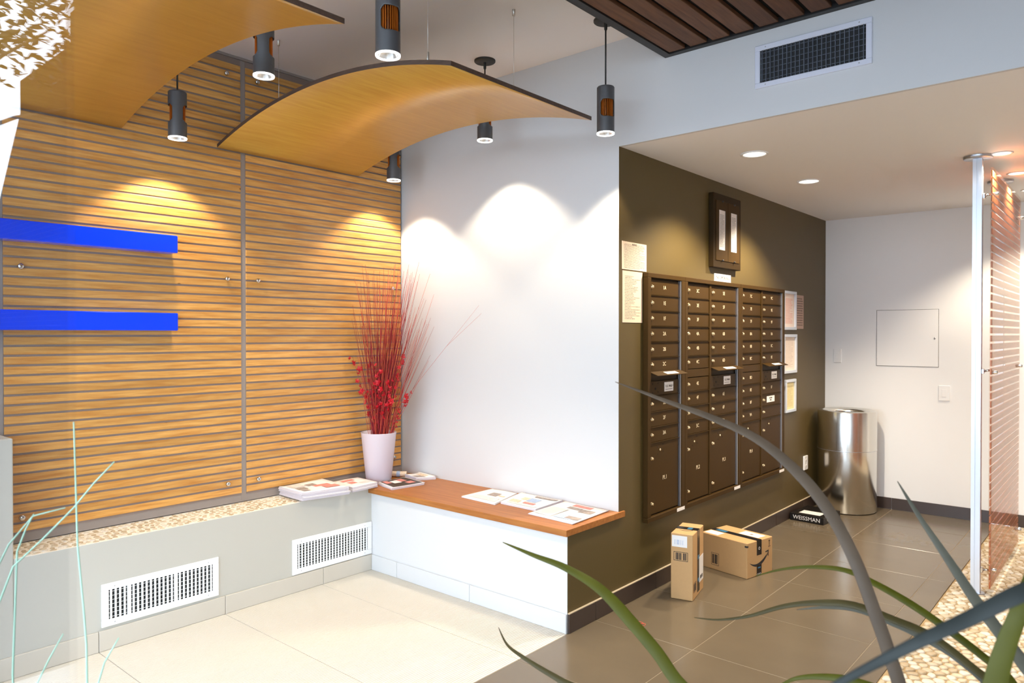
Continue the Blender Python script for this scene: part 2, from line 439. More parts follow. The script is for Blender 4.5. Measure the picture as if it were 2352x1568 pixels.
# pale ribbed walk-off tiles, ribs run away from the window
def ribbed(xa, xb, ya, yb):
    mb = MB(); pitch = 0.0122; n = max(1, round((xb - xa) / pitch)); pitch = (xb - xa) / n
    mb.box((xa, ya, -0.02), (xb, yb, -0.0016), 0)
    for k in range(n):
        x0 = xa + k * pitch; mb.box((x0 + 0.0011, ya, -0.0017), (x0 + pitch - 0.0011, yb, 0), 0)
    return mb
bed = struct(MB().box((XL, YG, -0.05), (XD, YB, -0.005)), 'floor_mat', 'mat_joint')
ym = [0.32, 0.68, 1.283, 1.888, 2.480, YB - 0.001]
xm = [XL + 0.001, -3.0, -2.549, XD]
for i in range(len(ym) - 1):
    for j in range(3):
        build(ribbed(xm[j], xm[j + 1], ym[i] + 0.0016, ym[i + 1] - 0.0016), 'ribbed_tile', 'ribbed_tile', bed)

def baseboard(name, pts, mat, joint, h=0.094, t=0.011):
    """pts: list of (p0, p1) tile extents along x ('x', y) or y ('y', x); each tile its own object."""
    root = None
    for (axis, fixed, a, b, d) in pts:
        g = 0.0012
        lo, hi = sorted((fixed, fixed + d * t))
        if axis == 'y': mb = MB().bevel_box((lo, a + g, 0.0005), (hi, b - g, h), 0.0015)
        else: mb = MB().bevel_box((a + g, lo, 0.0005), (b - g, hi, h), 0.0015)
        if root is None:
            root = bpy.data.objects.new(name, None); COL.objects.link(root); root['kind'] = 'structure'
        build(mb, 'tile', mat, root)
    return root
baseboard('baseboard_low', [('y', XL, a, b, 1) for a, b in ((0.33, 0.68), (0.68, 1.283), (1.283, 1.89), (1.89, 2.49), (2.49, YB))], 'cream_tile', None)
baseboard('baseboard_bench', [('x', YB, a, b, -1) for a, b in ((XL + 0.012, -3.35), (-3.35, -2.75), (-2.75, XD))], 'white_tile', None)
baseboard('baseboard_mail', [('y', XD, a, b, 1) for a, b in [(YB, 3.075)] + [(3.075 + .605 * i, min(3.68 + .605 * i, YK)) for i in range(6)]], 'dark_base_tile', None)
baseboard('baseboard_back', [('x', YK, a, b, -1) for a, b in ((XD + .012, -1.56), (-1.56, -0.955), (-0.955, -0.35), (-0.35, 0.25))], 'dark_base_tile', None)
# little pale tile nosing strip above the brown wall's base
struct(MB().bevel_box((XD, YB, 0.094), (XD + 0.012, YK, 0.099), 0.001), 'trim_1', 'grout')

# ------------------------------------------------------------------ pebbles
def cells(x0, x1, y0, y1, size, seed):
    r = random.Random(seed); pts = []
    nx = int((x1 - x0) / size) + 3; ny = int((y1 - y0) / (size * 0.87)) + 3
    grid = {}
    for j in range(-1, ny):
        for i in range(-1, nx):
            p = (x0 + (i + 0.5 * (j % 2) + r.uniform(-.33, .33)) * size, y0 + (j + r.uniform(-.33, .33)) * size * 0.87)
            grid[i, j] = p
    out = []
    for (i, j), p in grid.items():
        if not (x0 < p[0] < x1 and y0 < p[1] < y1): continue
        poly = [(p[0] - size, p[1] - size), (p[0] + size, p[1] - size), (p[0] + size, p[1] + size), (p[0] - size, p[1] + size)]
        for dj in (-2, -1, 0, 1, 2):
            for di in (-2, -1, 0, 1, 2):
                q = grid.get((i + di, j + dj))
                if q is None or q == p: continue
                nx_, ny_ = q[0] - p[0], q[1] - p[1]; d = (q[0] ** 2 + q[1] ** 2 - p[0] ** 2 - p[1] ** 2) / 2
                new = []
                for k in range(len(poly)):
                    a, b = poly[k], poly[(k + 1) % len(poly)]
                    sa = a[0] * nx_ + a[1] * ny_ - d; sb = b[0] * nx_ + b[1] * ny_ - d
                    if sa <= 0: new.append(a)
                    if sa * sb < 0:
                        t = sa / (sa - sb); new.append((a[0] + t * (b[0] - a[0]), a[1] + t * (b[1] - a[1])))
                poly = new
                if len(poly) < 3: break
            if len(poly) < 3: break
        if len(poly) < 3: continue
        poly = [(min(max(a, x0), x1), min(max(b, y0), y1)) for a, b in poly]
        sm = []
        for k in range(len(poly)):
            a, b = poly[k], poly[(k + 1) % len(poly)]
            sm.append((a[0] * .75 + b[0] * .25, a[1] * .75 + b[1] * .25)); sm.append((a[0] * .25 + b[0] * .75, a[1] * .25 + b[1] * .75))
        out.append((p, sm))
    return out
def stone(mb, p, poly, z, h, shrink, mi=0):
    b = len(mb.v); n = len(poly)
    cx = sum(q[0] for q in poly) / n; cy = sum(q[1] for q in poly) / n
    for s, zz in ((shrink, z), (shrink * 0.9, z + h * 0.7), (shrink * 0.55, z + h)):
        for q in poly: mb.v.append((cx + (q[0] - cx) * s, cy + (q[1] - cy) * s, zz))
    for lv in (0, 1):
        for k in range(n):
            k2 = (k + 1) % n; mb.face([b + lv * n + k, b + lv * n + k2, b + (lv + 1) * n + k2, b + (lv + 1) * n + k], mi, True)
    mb.face([b + 2 * n + k for k in range(n)], mi, True)
def pebble_field(cs, z, h, shrink, parent, weights, camxy=(0, 0)):
    cs = sorted(cs, key=lambda c: (c[0][0] - camxy[0]) ** 2 + (c[0][1] - camxy[1]) ** 2)
    r = random.Random(3); mats = ['pebble_a', 'pebble_b', 'pebble_c']
    rest = MB()
    for i, (p, poly) in enumerate(cs):
        mi = r.choices((0, 1, 2), weights)[0]; s = shrink * r.uniform(.93, 1.03)
        if i < 300:
            mb = MB(); stone(mb, p, poly, z, h * r.uniform(.7, 1.1), s); build(mb, 'pebble', mats[mi], parent)
        else: stone(rest, p, poly, z, h * r.uniform(.7, 1.1), s, mi)
    if rest.f:
        tag(build(rest, 'pebble_field', mats, parent), kind='stuff')
ledge = struct(MB().box((XS - 0.02, 0.957, ZL - 0.012), (XL - 0.0005, YB, ZL - 0.003)), 'trim_2', 'pale_grout', 'pebbled ledge on top of the low wall')
pebble_field(cells(XS + 0.002, XL - 0.004, 0.96, YB - 0.004, 0.034, 11), ZL - 0.003, 0.0045, 0.66, ledge, (5, 3, 4))
strip = struct(MB().box((-0.826, YG + 0.02, -0.05), (XR, YK, -0.004)), 'floor_pebble', 'pebble_bed', 'pebble strip beside the tiled floor')
pebble_field([c for c in cells(-0.822, 0.28, 2.3, YK - 0.002, 0.045, 12) if c[0][0] > -0.9], -0.005, 0.009, 0.93, strip, (5, 4, 2), (-0.5, 3.2))

# ------------------------------------------------------------------ slatted wall panels
PITCH = 0.0446; SLAT = 0.0345
def slat_panel(y0, y1, label, caps):
    t = thing('slatted_wall_panel', label, 'wall panel', (XS, y0, 0.545))
    L = y1 - y0
    build(MB().box((-0.020, 0, 0.002), (-0.0045, L, 2.445)), 'backing_board', 'backing', t)
    me = MB().bevel_box((-0.0045, 0, 0), (0, L, SLAT), 0.0008).mesh('slat', 'slat_wood')
    for k in range(54): link('slat', me, t, (0, 0, 0.012 + k * PITCH))
    build(MB().box((0.0008, 0, 0), (0.0035, L, 2.43)), 'clear_sheet', 'clear_sheet', t)
    cm = MB().lathe([(0.0001, 0.022), (0.010, 0.022), (0.0125, 0.018), (0.0125, 0.010), (0.006, 0.009), (0.006, 0.003)], 16, axis='x').mesh('standoff', 'chrome')
    for cy, cz in caps: link('standoff', cm, t, (0, cy - y0, cz - 0.545))
    return t
slat_panel(0.986, 2.121, 'wide slatted maple wall panel behind the blue bars', [(1.05, 1.758), (2.033, 1.758), (2.033, 2.89), (1.05, 0.622), (2.033, 0.622)])
slat_panel(2.151, 3.292, 'slatted maple wall panel in the corner behind the red bouquet', [(2.218, 1.758), (3.21, 1.762), (2.218, 2.89), (2.218, 0.622), (3.222, 0.62)])

struct(MB().box((-3.868, 2.1215, 0.515), (-3.846, 2.1505, 2.995)).box((-3.868, 0.957, 0.507), (-3.846, 0.9855, 2.995)).box((-3.868, 0.987, 0.507), (-3.847, YW - 0.001, 0.5465)), 'trim_4', 'joint_grey', 'grey filler strips added in the gaps beside the slatted panels')  # flush filler added so the shadowed gaps come out light grey
struct(MB().box((-3.868, 0.957, 2.991), (-3.836, YW - 0.001, ZC - 0.0005)), 'trim_5', 'joint_grey')
# blue acrylic bars
for z0, z1, lab in ((1.868, 1.957, 'upper blue acrylic bar fixed to the slatted wall panel'), (1.470, 1.560, 'lower blue acrylic bar fixed to the slatted wall panel')):
    t = thing('acrylic_bar', lab, 'wall bar', (XS + 0.004, 0.70, z0), group='blue bars on the slatted wall')
    build(MB().bevel_box((0.0, 0, 0), (0.085, 1.026, z1 - z0), 0.004), 'bar', 'blue_acrylic', t)
    build(MB().box((-0.003, 0.05, 0.02), (0.0, 0.98, z1 - z0 - 0.02)), 'mounting_rail', 'aluminium', t)

# ------------------------------------------------------------------ curved plywood canopies
def canopy(y0, y1, label, wires):
    xa, xb, za, zb, zc = -3.815, -2.005, 2.467, 2.478, 2.606
    t = thing('curved_plywood_canopy', label, 'ceiling panel', (0, 0, 0), group='curved plywood canopies hung under the ceiling')
    n = 40; mb = MB(); th = 0.019
    ch = xb - xa; sag = zc - (za + zb) / 2; rad = (ch * ch / 4 + sag * sag) / (2 * sag)
    def zz(x):
        u = (x - (xa + xb) / 2); return math.sqrt(rad * rad - u * u) - (rad - sag) + za + (zb - za) * (x - xa) / ch
    for k in range(n + 1):
        x = xa + ch * k / n; z = zz(x)
        mb.v += [(x, y0, z), (x, y1, z), (x, y1, z + th), (x, y0, z + th)]
    for k in range(n):
        a, b = 4 * k, 4 * k + 4
        mb.face([a, a + 1, b + 1, b], 0, True); mb.face([a + 3, b + 3, b + 2, a + 2], 0, True)
        mb.face([a, b, b + 3, a + 3], 1); mb.face([a + 1, a + 2, b + 2, b + 1], 1)
    mb.face([0, 3, 2, 1], 1); e = 4 * n; mb.face([e, e + 1, e + 2, e + 3], 1)
    build(mb, 'sheet', ['ply_wood', 'ply_edge'], t)
    for x, y in wires:
        z = zz(x) + th
        wmb = MB().cyl(0.0011, z, ZC, 6, (x, y, 0)); wo = build(wmb, 'suspension_wire', 'steel_wire', t)
        build(MB().lathe([(0.0045, z + 0.012), (0.006, z + 0.013), (0.006, z + 0.068), (0.004, z + 0.072)], 10, (x, y, 0), cap0=True, cap1=True), 'gripper', 'steel_wire', wo)
        build(MB().lathe([(0.007, ZC - 0.03), (0.0075, ZC - 0.03), (0.0075, ZC)], 10, (x, y, 0), cap0=True), 'ceiling_anchor', 'steel_wire', wo)
canopy(0.53, 1.478, 'curved plywood canopy nearest the window, cut by the top of the picture', [(-2.275, 0.66), (-2.275, 1.35), (-3.46, 0.66), (-3.46, 1.35)])
canopy(1.97, 2.913, 'curved plywood canopy nearest the white wall, seen whole', [(-2.275, 2.10), (-2.284, 2.665), (-3.461, 2.129), (-3.461, 2.665)])

# ------------------------------------------------------------------ pendant spot lamps
def lamp_meshes():
    r, N, K, H = 0.0435, 96, 56, 0.225
    mb = MB()
    for j in range(K + 1):
        for i in range(N):
            a = 2 * math.pi * i / N; mb.v.append((r * math.cos(a), r * math.sin(a), H * j / K))
    def hole(a, z):
        # two rounded windows left and right of the pillars at a = 0 and 180 degrees
        d = abs(((math.degrees(a) % 180) - 90)); u = d / 58 * 0.045; v = abs(z - 0.119)
        hu, hv, rr = 0.045, 0.041, 0.020
        du, dv = max(u - (hu - rr), 0), max(v - (hv - rr), 0)
        return du * du + dv * dv < rr * rr
    for j in range(K):
        for i in range(N):
            if hole(2 * math.pi * (i + .5) / N, H * (j + .5) / K): continue
            i2 = (i + 1) % N; mb.face([j * N + i, j * N + i2, (j + 1) * N + i2, (j + 1) * N + i], 0, True)
    mb.lathe([(r, H), (r * 0.93, H + 0.004), (0.006, H + 0.005)], N, cap1=True)
    body = mb.mesh('body', 'lamp_body')
    fin = MB().cyl(0.017, 0.05, 0.19, 20, mi=1)
    for k in range(26):
        a = 2 * math.pi * k / 26; c, s = math.cos(a), math.sin(a)
        b = len(fin.v)
        for (rr, w_) in ((0.015, -0.0011), (0.036, -0.0011), (0.036, 0.0011), (0.015, 0.0011)):
            for z in (0.055, 0.185): fin.v.append((rr * c - w_ * s, rr * s + w_ * c, z))
        for q in range(4):
            p, p2 = b + 2 * q, b + 2 * ((q + 1) % 4); fin.face([p, p2, p2 + 1, p + 1], 0)
    fins = fin.mesh('heat_sink', ['copper_fin', 'lamp_black'])
    rim = MB().lathe([(0.0375, 0.004), (0.0375, -0.003), (0.0435, -0.004), (0.0445, -0.001), (0.0445, 0.003), (0.0432, 0.004)], 40).mesh('rim', 'rim_glow')
    lens = MB().lathe([(0.0001, 0.012), (0.007, 0.012), (0.009, 0.030), (0.022, 0.024), (0.032, 0.012), (0.0365, 0.001)], 32).mesh('lens', 'lens_glow')
    plate = MB().lathe([(0.0001, -0.012), (0.056, -0.012), (0.060, -0.008), (0.060, 0)], 36).mesh('ceiling_plate', 'lamp_plate')
    return body, fins, rim, lens, plate
LB, LF, LR, LN, LP = lamp_meshes()
def pendant(x, y, zb, ang, label):
    t = thing('pendant_spotlight', label, 'pendant lamp', (x, y, zb), (0, 0, R(ang)), 'pendant spotlights between the canopies')
    bo = link('body', LB, t); md = bo.modifiers.new('wall', 'SOLIDIFY'); md.thickness = 0.0025; md.offset = -1
    link('heat_sink', LF, t); link('rim', LR, t); link('lens', LN, t)
    build(MB().cyl(0.0042, 0.228, ZC - zb, 10).lathe([(0.006, ZC - zb - 0.05), (0.008, ZC - zb - 0.045), (0.008, ZC - zb - 0.01)], 12), 'stem', 'lamp_plate', t)
    link('ceiling_plate', LP, t, (0, 0, ZC - zb))
    ld = bpy.data.lights.new('spot', 'SPOT'); ld.energy = PENDANT_W; ld.color = WARM; ld.spot_size = R(106); ld.spot_blend = 0.35; ld.shadow_soft_size = 0.022
    lo = bpy.data.objects.new('spot_beam', ld); COL.objects.link(lo); lo.parent = t; lo.location = (0, 0, -0.012)
pendant(-2.015, 3.05, 2.445, -125, 'pendant spotlight right of the far canopy, whole above the brown wall')
pendant(-2.83, 3.05, 2.552, -50, 'pendant spotlight half hidden by the far canopy in front of the white wall')
pendant(-3.625, 3.05, 2.435, -44, 'pendant spotlight in the corner over the red bouquet')
pendant(-2.015, 1.67, 2.432, -108, 'largest pendant spotlight at the top edge, right of the near canopy')
pendant(-2.83, 1.67, 2.548, -34, 'pendant spotlight partly behind the near canopy with its lower half showing')
pendant(-3.63, 1.67, 2.424, -24, 'pendant spotlight beside the slatted panel, left of the far canopy')

# ------------------------------------------------------------------ dropped wooden ceiling
t = thing('dropped_wood_ceiling', 'dark dropped ceiling of wooden planks in a black frame', 'wood ceiling', (0, 0, 2.843))
fr = MB().box((-1.825, 0.36, 0), (-1.785, YW - 0.001, 0.03)).box((-1.785, YW - 0.035, 0), (XR - 0.002, YW - 0.001, 0.03)).box((-1.785, 0.36, 0), (XR - 0.002, 0.40, 0.03))
build(fr, 'frame', 'black_frame', t)
build(MB().box((-1.8, 0.36, 0.03), (XR - 0.002, YW - 0.001, 0.05)), 'black_backing', 'black_void', t)
x = -1.782; k = 0
pm = MB().bevel_box((0, 0.405, 0.006), (0.086, YW - 0.04, 0.026), 0.0015).mesh('plank', 'ceiling_wood')
while x < XR - 0.09:
    link('plank', pm, t, (x, 0, 0)); x += 0.1145
# ------------------------------------------------------------------ bench top
bt_ = MB().prism([(XL - 0.0, 2.822), (-2.085, 2.822), (-2.085, 3.35), (XD + 0.0005, 3.35), (XD + 0.0005, YW - 0.001), (-3.838, YW - 0.001), (-3.838, YB + 0.002), (XL - 0.0, YB + 0.002)], 0.476, 0.508)
o = build(bt_, 'bench_top', 'bench_wood'); md = o.modifiers.new('edge', 'BEVEL'); md.width = 0.002; md.segments = 2; md.limit_method = 'ANGLE'
tag(o, 'long oiled wood bench top with newspapers on it', 'bench')

# ------------------------------------------------------------------ air vents
def vent(name, label, axis, origin, w_, h, m_frame, m_blade, nblades, border, depth, nh):
    """vent in local u (along wall), v (up), n (out of wall)."""
    t = thing(name, label, 'air vent', origin, (0, 0, {'x': R(90), 'y': 0}[axis]))
    # local: x = along, y = -out of the wall, z = up; a +90 degree turn faces +x
    f = MB()
    for a, b in (((0, 0), (w_, border)), ((0, h - border), (w_, h)), ((0, border), (border, h - border)), ((w_ - border, border), (w_, h - border))):
        f.bevel_box((a[0], -0.009, a[1]), (b[0], 0.0, b[1]), 0.002)
    build(f, 'frame', m_frame, t)
    build(MB().box((border, -0.0022, border), (w_ - border, -0.0003, h - border)), 'duct', 'duct_dark', t)
    iw = w_ - 2 * border
    bw = 0.0016 if m_blade == 'duct_grid' else 0.0042
    bm = MB().bevel_box((-bw, -0.0085, border), (bw, -0.0028, h - border), 0.0006).mesh('blade', m_blade)
    wm = MB().bevel_box((-0.0085, -0.0088, border), (0.0085, -0.0028, h - border), 0.0006).mesh('blade', m_blade)
    for k in range(nblades):
        bl = link('blade', wm if nh == 7 and k in (4, 15) else bm, t, (border + iw * (k + .5) / nblades, 0, 0))
    g = MB()
    for k in range(nh):
        z = border + (h - 2 * border) * (k + .5) / nh; g.box((border, -0.0045, z - 0.0009), (w_ - border, -0.0025, z + 0.0009))
    build(g, 'rear_bars', 'duct_grid' if m_blade == 'duct_grid' else m_blade, t)
    for sx in (0.1, 0.9):
        for sz in (border * .5, h - border * .5): build(MB().lathe([(0.0001, 0.0008), (0.003, 0.0003), (0.003, 0)], 10, axis='y'), 'screw', 'aluminium', t, (w_ * sx, -0.0092, sz), (R(180), 0, 0))
    return t
vent('wall_vent', 'white louvred air vent low on the wall, nearest the window', 'x', (XL, 1.296, 0.107), 0.56, 0.198, 'vent_white', 'vent_white', 25, 0.031, 0.02, 7)
vent('wall_vent', 'white louvred air vent low on the wall, tucked against the bench', 'x', (XL, 2.288, 0.099), 0.557, 0.198, 'vent_white', 'vent_white', 24, 0.031, 0.02, 9)
vent('soffit_vent', 'white framed eggcrate return vent high on the soffit', 'y', (-1.359, YW, 2.583), 0.502, 0.195, 'soffit_vent', 'duct_grid', 24, 0.024, 0.02, 6)

# ------------------------------------------------------------------ mailboxes
ROWS_UP = [1.762, 1.671, 1.583, 1.496, 1.408, 1.319, 1.238]
ROWS_DN = [1.188, 1.101, 1.013, 0.926, 0.839]
ZB0, ZB1 = 0.434, 0.839
XF = -2.082     # front of the door faces
DOOR_ME = {}
def door_mesh(w_, h):
    k = (round(w_, 3), round(h, 3))
    if k not in DOOR_ME: DOOR_ME[k] = MB().bevel_box((-0.010, 0, 0), (0, k[0], k[1]), 0.0018).mesh('mailbox_door', 'bronze')
    return DOOR_ME[k]
LOCK = MB().lathe([(0.0105, 0), (0.0105, 0.003), (0.0075, 0.004), (0.0075, 0.011), (0.0062, 0.0125), (0.0001, 0.0125)], 16, axis='x').bevel_box((0.006, -0.0135, 0.001), (0.0105, -0.004, 0.0115), 0.0012).mesh('lock', 'lock_metal')
PIN = MB().cyl(0.0035, 0, 0.0012, 10, axis='x').mesh('pin', 'black_void')
CORE = MB().lathe([(0.007, 0), (0.007, 0.003), (0.004, 0.004), (0.0001, 0.004)], 12, axis='x').mesh('key_core', 'lock_metal')
def door(t, y0, y1, z0, z1, num=None, lock=True, lz=None):
    g = 0.0022
    d = link('mailbox_door', door_mesh(y1 - y0 - 2 * g, z1 - z0 - 2 * g), t, (XF, y0 + g, z0 + g))
    if lock: link('lock', LOCK, d, (0, 0.026, (z1 - z0) * 0.5 if lz is None else lz))
    if num: link('door_number', text_mesh(num, 0.031, 'engraving'), d, (0.0005, (y1 - y0) * 0.5, (z1 - z0) * 0.5), ROT_X)
    return d
def parcel(t, y0, y1, num):
    d = door(t, y0, y1, ZB0, ZB1, None, True, 0.315)
    link('lock', LOCK, d, (0, 0.026, 0.06))
    if num: link('door_number', text_mesh(num, 0.034, 'engraving'), d, (0.0005, (y1 - y0) * 0.52, 0.19), ROT_X)
    cy = (y1 - y0) * 0.36
    link('key_core', CORE, d, (0, cy, 0.355))
    for dy, dz in ((-.03, .018), (.032, .03), (-.028, -.022), (.034, -.012)): link('pin', PIN, d, (0, cy + dy, 0.355 + dz))
def mail_slot(t, y0, y1):
    # outgoing slot flap and master access door
    f = thing_part = None
    w_ = y1 - y0
    mb = MB().bevel_box((0, 0.002, 0), (0.058, w_ + 0.012, 0.004), 0.001)
    f = build(mb, 'slot_flap', 'bronze', t, (XF, y0, 1.238), (0, R(20), 0))
    build(MB().box((0.016, w_ * 0.38, 0.0041), (0.046, w_ * 0.78, 0.0046)), 'flap_label', 'label_white', f)
    build(MB().box((XF - 0.02, y0 + 0.004, 1.19), (XF - 0.012, y1 - 0.004, 1.236)), 'slot_opening', 'black_void', t)
    d = door(t, y0, y1, 1.101, 1.188, None, False)
    build(MB().box((0, w_ * .5, 0.018), (0.0008, w_ * .5 + 0.105, 0.072)), 'slot_label', 'label_white', d)
    link('slot_lettering', text_mesh('U.S. MAIL', 0.019, 'ink'), d, (0.0012, w_ * .5 + 0.0525, 0.048), ROT_X)
    build(MB().box((0, w_ * .5 + .012, 0.029), (0.0011, w_ * .5 + .093, 0.0315)), 'slot_rule', 'ink', d)
    link('key_core', PIN, d, (0, w_ * .2, 0.04), None, (1, 2, 2))
    for dy, dz in ((-.03, .028), (.03, .03), (-.03, -.022), (.03, -.02), (.2, .01)): link('pin', PIN, d, (0, w_ * .2 + dy, 0.04 + dz))
def mailbox(y0, y1, columns, label):
    t = thing('mailbox_unit', label, 'mailbox unit', (0, 0, 0), group='bronze mailbox units on the brown wall')
    F0, F1 = XD + 0.0005, -2.066
    ya, yb = columns[0][0], columns[-1][1]
    f = MB()
    f.bevel_box((F0, y0, 0.401), (F1, y1, 0.428), 0.002).bevel_box((F0, y0, 1.768), (F1, y1, 1.794), 0.002)
    f.bevel_box((F0, y0, 0.428), (F1, ya - 0.003, 1.768), 0.002).bevel_box((F0, yb + 0.012, 0.428), (F1, y1, 1.768), 0.002)
    build(f, 'frame', 'bronze', t)
    build(MB().box((F0, ya - 0.003, 0.428), (XF - 0.0105, yb + 0.012, 1.768)), 'back_plate', 'bronze_dark', t)
    build(MB().bevel_box((XF - 0.006, yb + 0.003, 0.430), (F1 - 0.004, yb + 0.0105, 1.766), 0.001), 'hinge_strip', 'aluminium', t)
    for (a, b, kind, nums) in columns:
        sm_ = MB().box((XF - 0.01, a, -0.0012), (XF + 0.006, b, 0.0012)).mesh('shelf_edge', 'bronze')
        for z in ROWS_UP[1:-1] + ROWS_DN[1:]: link('shelf_edge', sm_, t, (0, 0, z))
    for i in range(len(columns) - 1):
        build(MB().bevel_box((XF - 0.01, columns[i][1] + 0.002, 0.43), (XF + 0.006, columns[i + 1][0] - 0.002, 1.766), 0.001), 'divider', 'bronze', t)
    for (a, b, kind, nums) in columns:
        it = iter(nums)
        for i in range(6): door(t, a, b, ROWS_UP[i + 1], ROWS_UP[i], next(it))
        if kind == 'slot':
            mail_slot(t, a, b); rows = (1, 2, 3)
        else:
            build(MB().bevel_box((XF - 0.01, a + .002, 1.19), (XF + 0.002, b - .002, 1.236), 0.001), 'blank_rail', 'bronze', t); rows = (0, 1, 2, 3)
        for r_ in rows:
            n = next(it); d = door(t, a, b, ROWS_DN[r_ + 1], ROWS_DN[r_], None if n in ('', '#') else n)
            if n == '#': build(MB().box((0, 0.09, 0.022), (0.0008, 0.24, 0.068)), 'paper_label', 'label_white', d); link('label_lettering', text_mesh('RETURN\nMAIL', 0.015, 'ink'), d, (0.0012, 0.165, 0.045), ROT_X)
        parcel(t, a, b, nums[-1])
    build(MB().bevel_box((F1, y1 - 0.10, 0.404), (F1 + 0.001, y1 - 0.005, 0.424), 0.0003), 'maker_plate', 'label_white', t)
mailbox(3.551, 3.990, [(3.591, 3.935, 'slot', ['1A', '1E', '1F', '2A', '2B', '2C', '2E', '2F', '3A', 'PL1'])], 'narrow one-column bronze mailbox unit nearest the white wall')
mailbox(3.991, 4.790, [(4.027, 4.335, 'plain', ['3C', '3E', '3F', '4A', '4B', '4C', '4E', '4F', '5A', '5C', 'PL2']), (4.362, 4.745, 'slot', ['5E', '5F', '6A', '6B', '6C', '6D', '6E', '6F', '7A', 'PL3'])], 'middle two-column bronze mailbox unit under the no smoking plate')
mailbox(4.791, 5.600, [(4.826, 5.168, 'plain', ['7C', '7E', '7F', '8A', '8B', '8C', '8D', '8E', '8F', '9A', 'PL4']), (5.196, 5.556, 'slot', ['9C', '9E', '9F', '1A', '1C', '1E', '1F', '#', '', None])], 'two-column bronze mailbox unit furthest along the brown wall beside the framed notices')

# ------------------------------------------------------------------ notices and plates on the brown wall
def plate(name, y0, y1, z0, z1, mat, label, cat, t=0.002, x=None):
    x = XD + 0.0006 if x is None else x
    o = build(MB().box((0, 0, 0), (t, y1 - y0, z1 - z0)), name, mat, None, (x, y0, z0)); return tag(o, label, cat)
n1 = plate('paper_notice', 3.332, 3.585, 1.800, 1.950, 'notice_print', 'cream typed notice pinned at the top left of the mailboxes', 'notice')
link('heading', text_mesh('NOTICE', 0.013, 'ink'), n1, (0.0022, 0.125, 0.138), ROT_X)
plate('paper_notice', 3.337, 3.540, 1.515, 1.793, 'notice_list_print', 'tall cream notice with an indented list, left of the mailboxes', 'notice')
def framed(y0, y1, z0, z1, mat, label):
    t = thing('framed_notice', label, 'notice', (XD + 0.0006, y0, z0))
    b = 0.022; w_, h = y1 - y0, z1 - z0; f = MB()
    for a, c in (((0, 0), (w_, b)), ((0, h - b), (w_, h)), ((0, b), (b, h - b)), ((w_ - b, b), (w_, h - b))):
        f.bevel_box((0, a[0], a[1]), (0.018, c[0], c[1]), 0.002)
    build(f, 'frame', 'white_aluminium', t)
    build(MB().box((0, b, b), (0.004, w_ - b, h - b)), 'printed_sheet', mat, t)
framed(5.628, 5.897, 1.487, 1.790, 'notice_red_print', 'top silver-framed notice with red print right of the mailboxes')
framed(5.632, 5.911, 1.147, 1.452, 'notice_pale_print', 'middle silver-framed pale notice right of the mailboxes')
framed(5.672, 5.895, 0.840, 1.098, 'notice_yellow_print', 'lowest silver-framed yellow certificate right of the mailboxes')
plate('paper_notice', 5.905, 6.096, 1.497, 1.768, 'notice_grey_print', 'grey-brown printed sheet taped beside the top framed notice', 'notice')
sgn = plate('no_smoking_sign', 4.442, 4.688, 1.797, 1.848, 'label_white', 'small white no smoking plate above the mailboxes', 'sign', 0.004)
link('lettering', text_mesh('NO SMOKING', 0.031, 'ink'), sgn, (0.0045, 0.123, 0.0255), ROT_X)
# directory board
t = thing('directory_board', 'bronze tenant directory with two white name columns above the mailboxes', 'directory board', (XD + 0.0006, 4.36, 1.882))
W_, H_ = 0.415, 0.476
build(MB().bevel_box((0, 0, 0), (0.035, W_, H_), 0.003), 'case', 'bronze_dark', t)
for y0 in (0.03, 0.2095):
    d = build(MB().bevel_box((0.035, y0, 0.045), (0.039, y0 + 0.176, H_ - 0.045), 0.0012), 'door', 'bronze', t)
    a = y0 + 0.042
    build(MB().box((0.0391, a, 0.115), (0.0396, a + 0.082, H_ - 0.105)), 'name_strip', 'directory_print', d)
    build(MB().box((0.0391, a + 0.083, 0.115), (0.041, a + 0.088, H_ - 0.105)), 'window_edge', 'aluminium', d)
    for z in (0.048, H_ - 0.048): build(MB().lathe([(0.006, 0), (0.006, 0.008), (0.0001, 0.009)], 12, axis='x'), 'knob', 'black_frame', d, (0.039, y0 + 0.09, z))
# outlet low on the brown wall, plates on the back wall
t = thing('wall_outlet', 'white wall outlet low on the brown wall beside the bin', 'outlet', (XD + 0.0006, 6.10, 0.335))
build(MB().bevel_box((0, 0, 0), (0.012, 0.085, 0.115), 0.002), 'cover', 'vent_white', t)
for z in (0.035, 0.080): build(MB().lathe([(0.0001, 0.013), (0.013, 0.013), (0.014, 0.0118)], 14, axis='x'), 'socket', 'label_white', t, (0, 0.0425, z))
for nm, x0, x1, z0, z1, lab in (('blank_plate', -2.025, -1.963, 1.207, 1.326, 'narrow blank switch plate near the brown wall corner'), ('switch_plate', -1.222, -1.143, 0.922, 1.044, 'square white switch plate below the access hatch')):
    t = thing(nm, lab, 'switch plate', (x0, YK - 0.0004, z0))
    build(MB().bevel_box((0, -0.006, 0), (x1 - x0, 0, z1 - z0), 0.0018), 'cover', 'alcove_white_lifted', t)
    build(MB().bevel_box(((x1 - x0) * .3, -0.0085, (z1 - z0) * .25), ((x1 - x0) * .7, -0.0058, (z1 - z0) * .75), 0.001), 'rocker', 'alcove_white_lifted', t)
t = thing('access_hatch', 'flush white access hatch in the back wall of the alcove', 'access hatch', (-1.683, YK - 0.0004, 1.188))
build(MB().box((0, -0.0012, 0), (0.460, 0, 0.466)), 'recess', 'bronze_dark', t)
build(MB().bevel_box((0.0025, -0.004, 0.0025), (0.4575, -0.0010, 0.4635), 0.001), 'door', 'alcove_white_lifted', t)
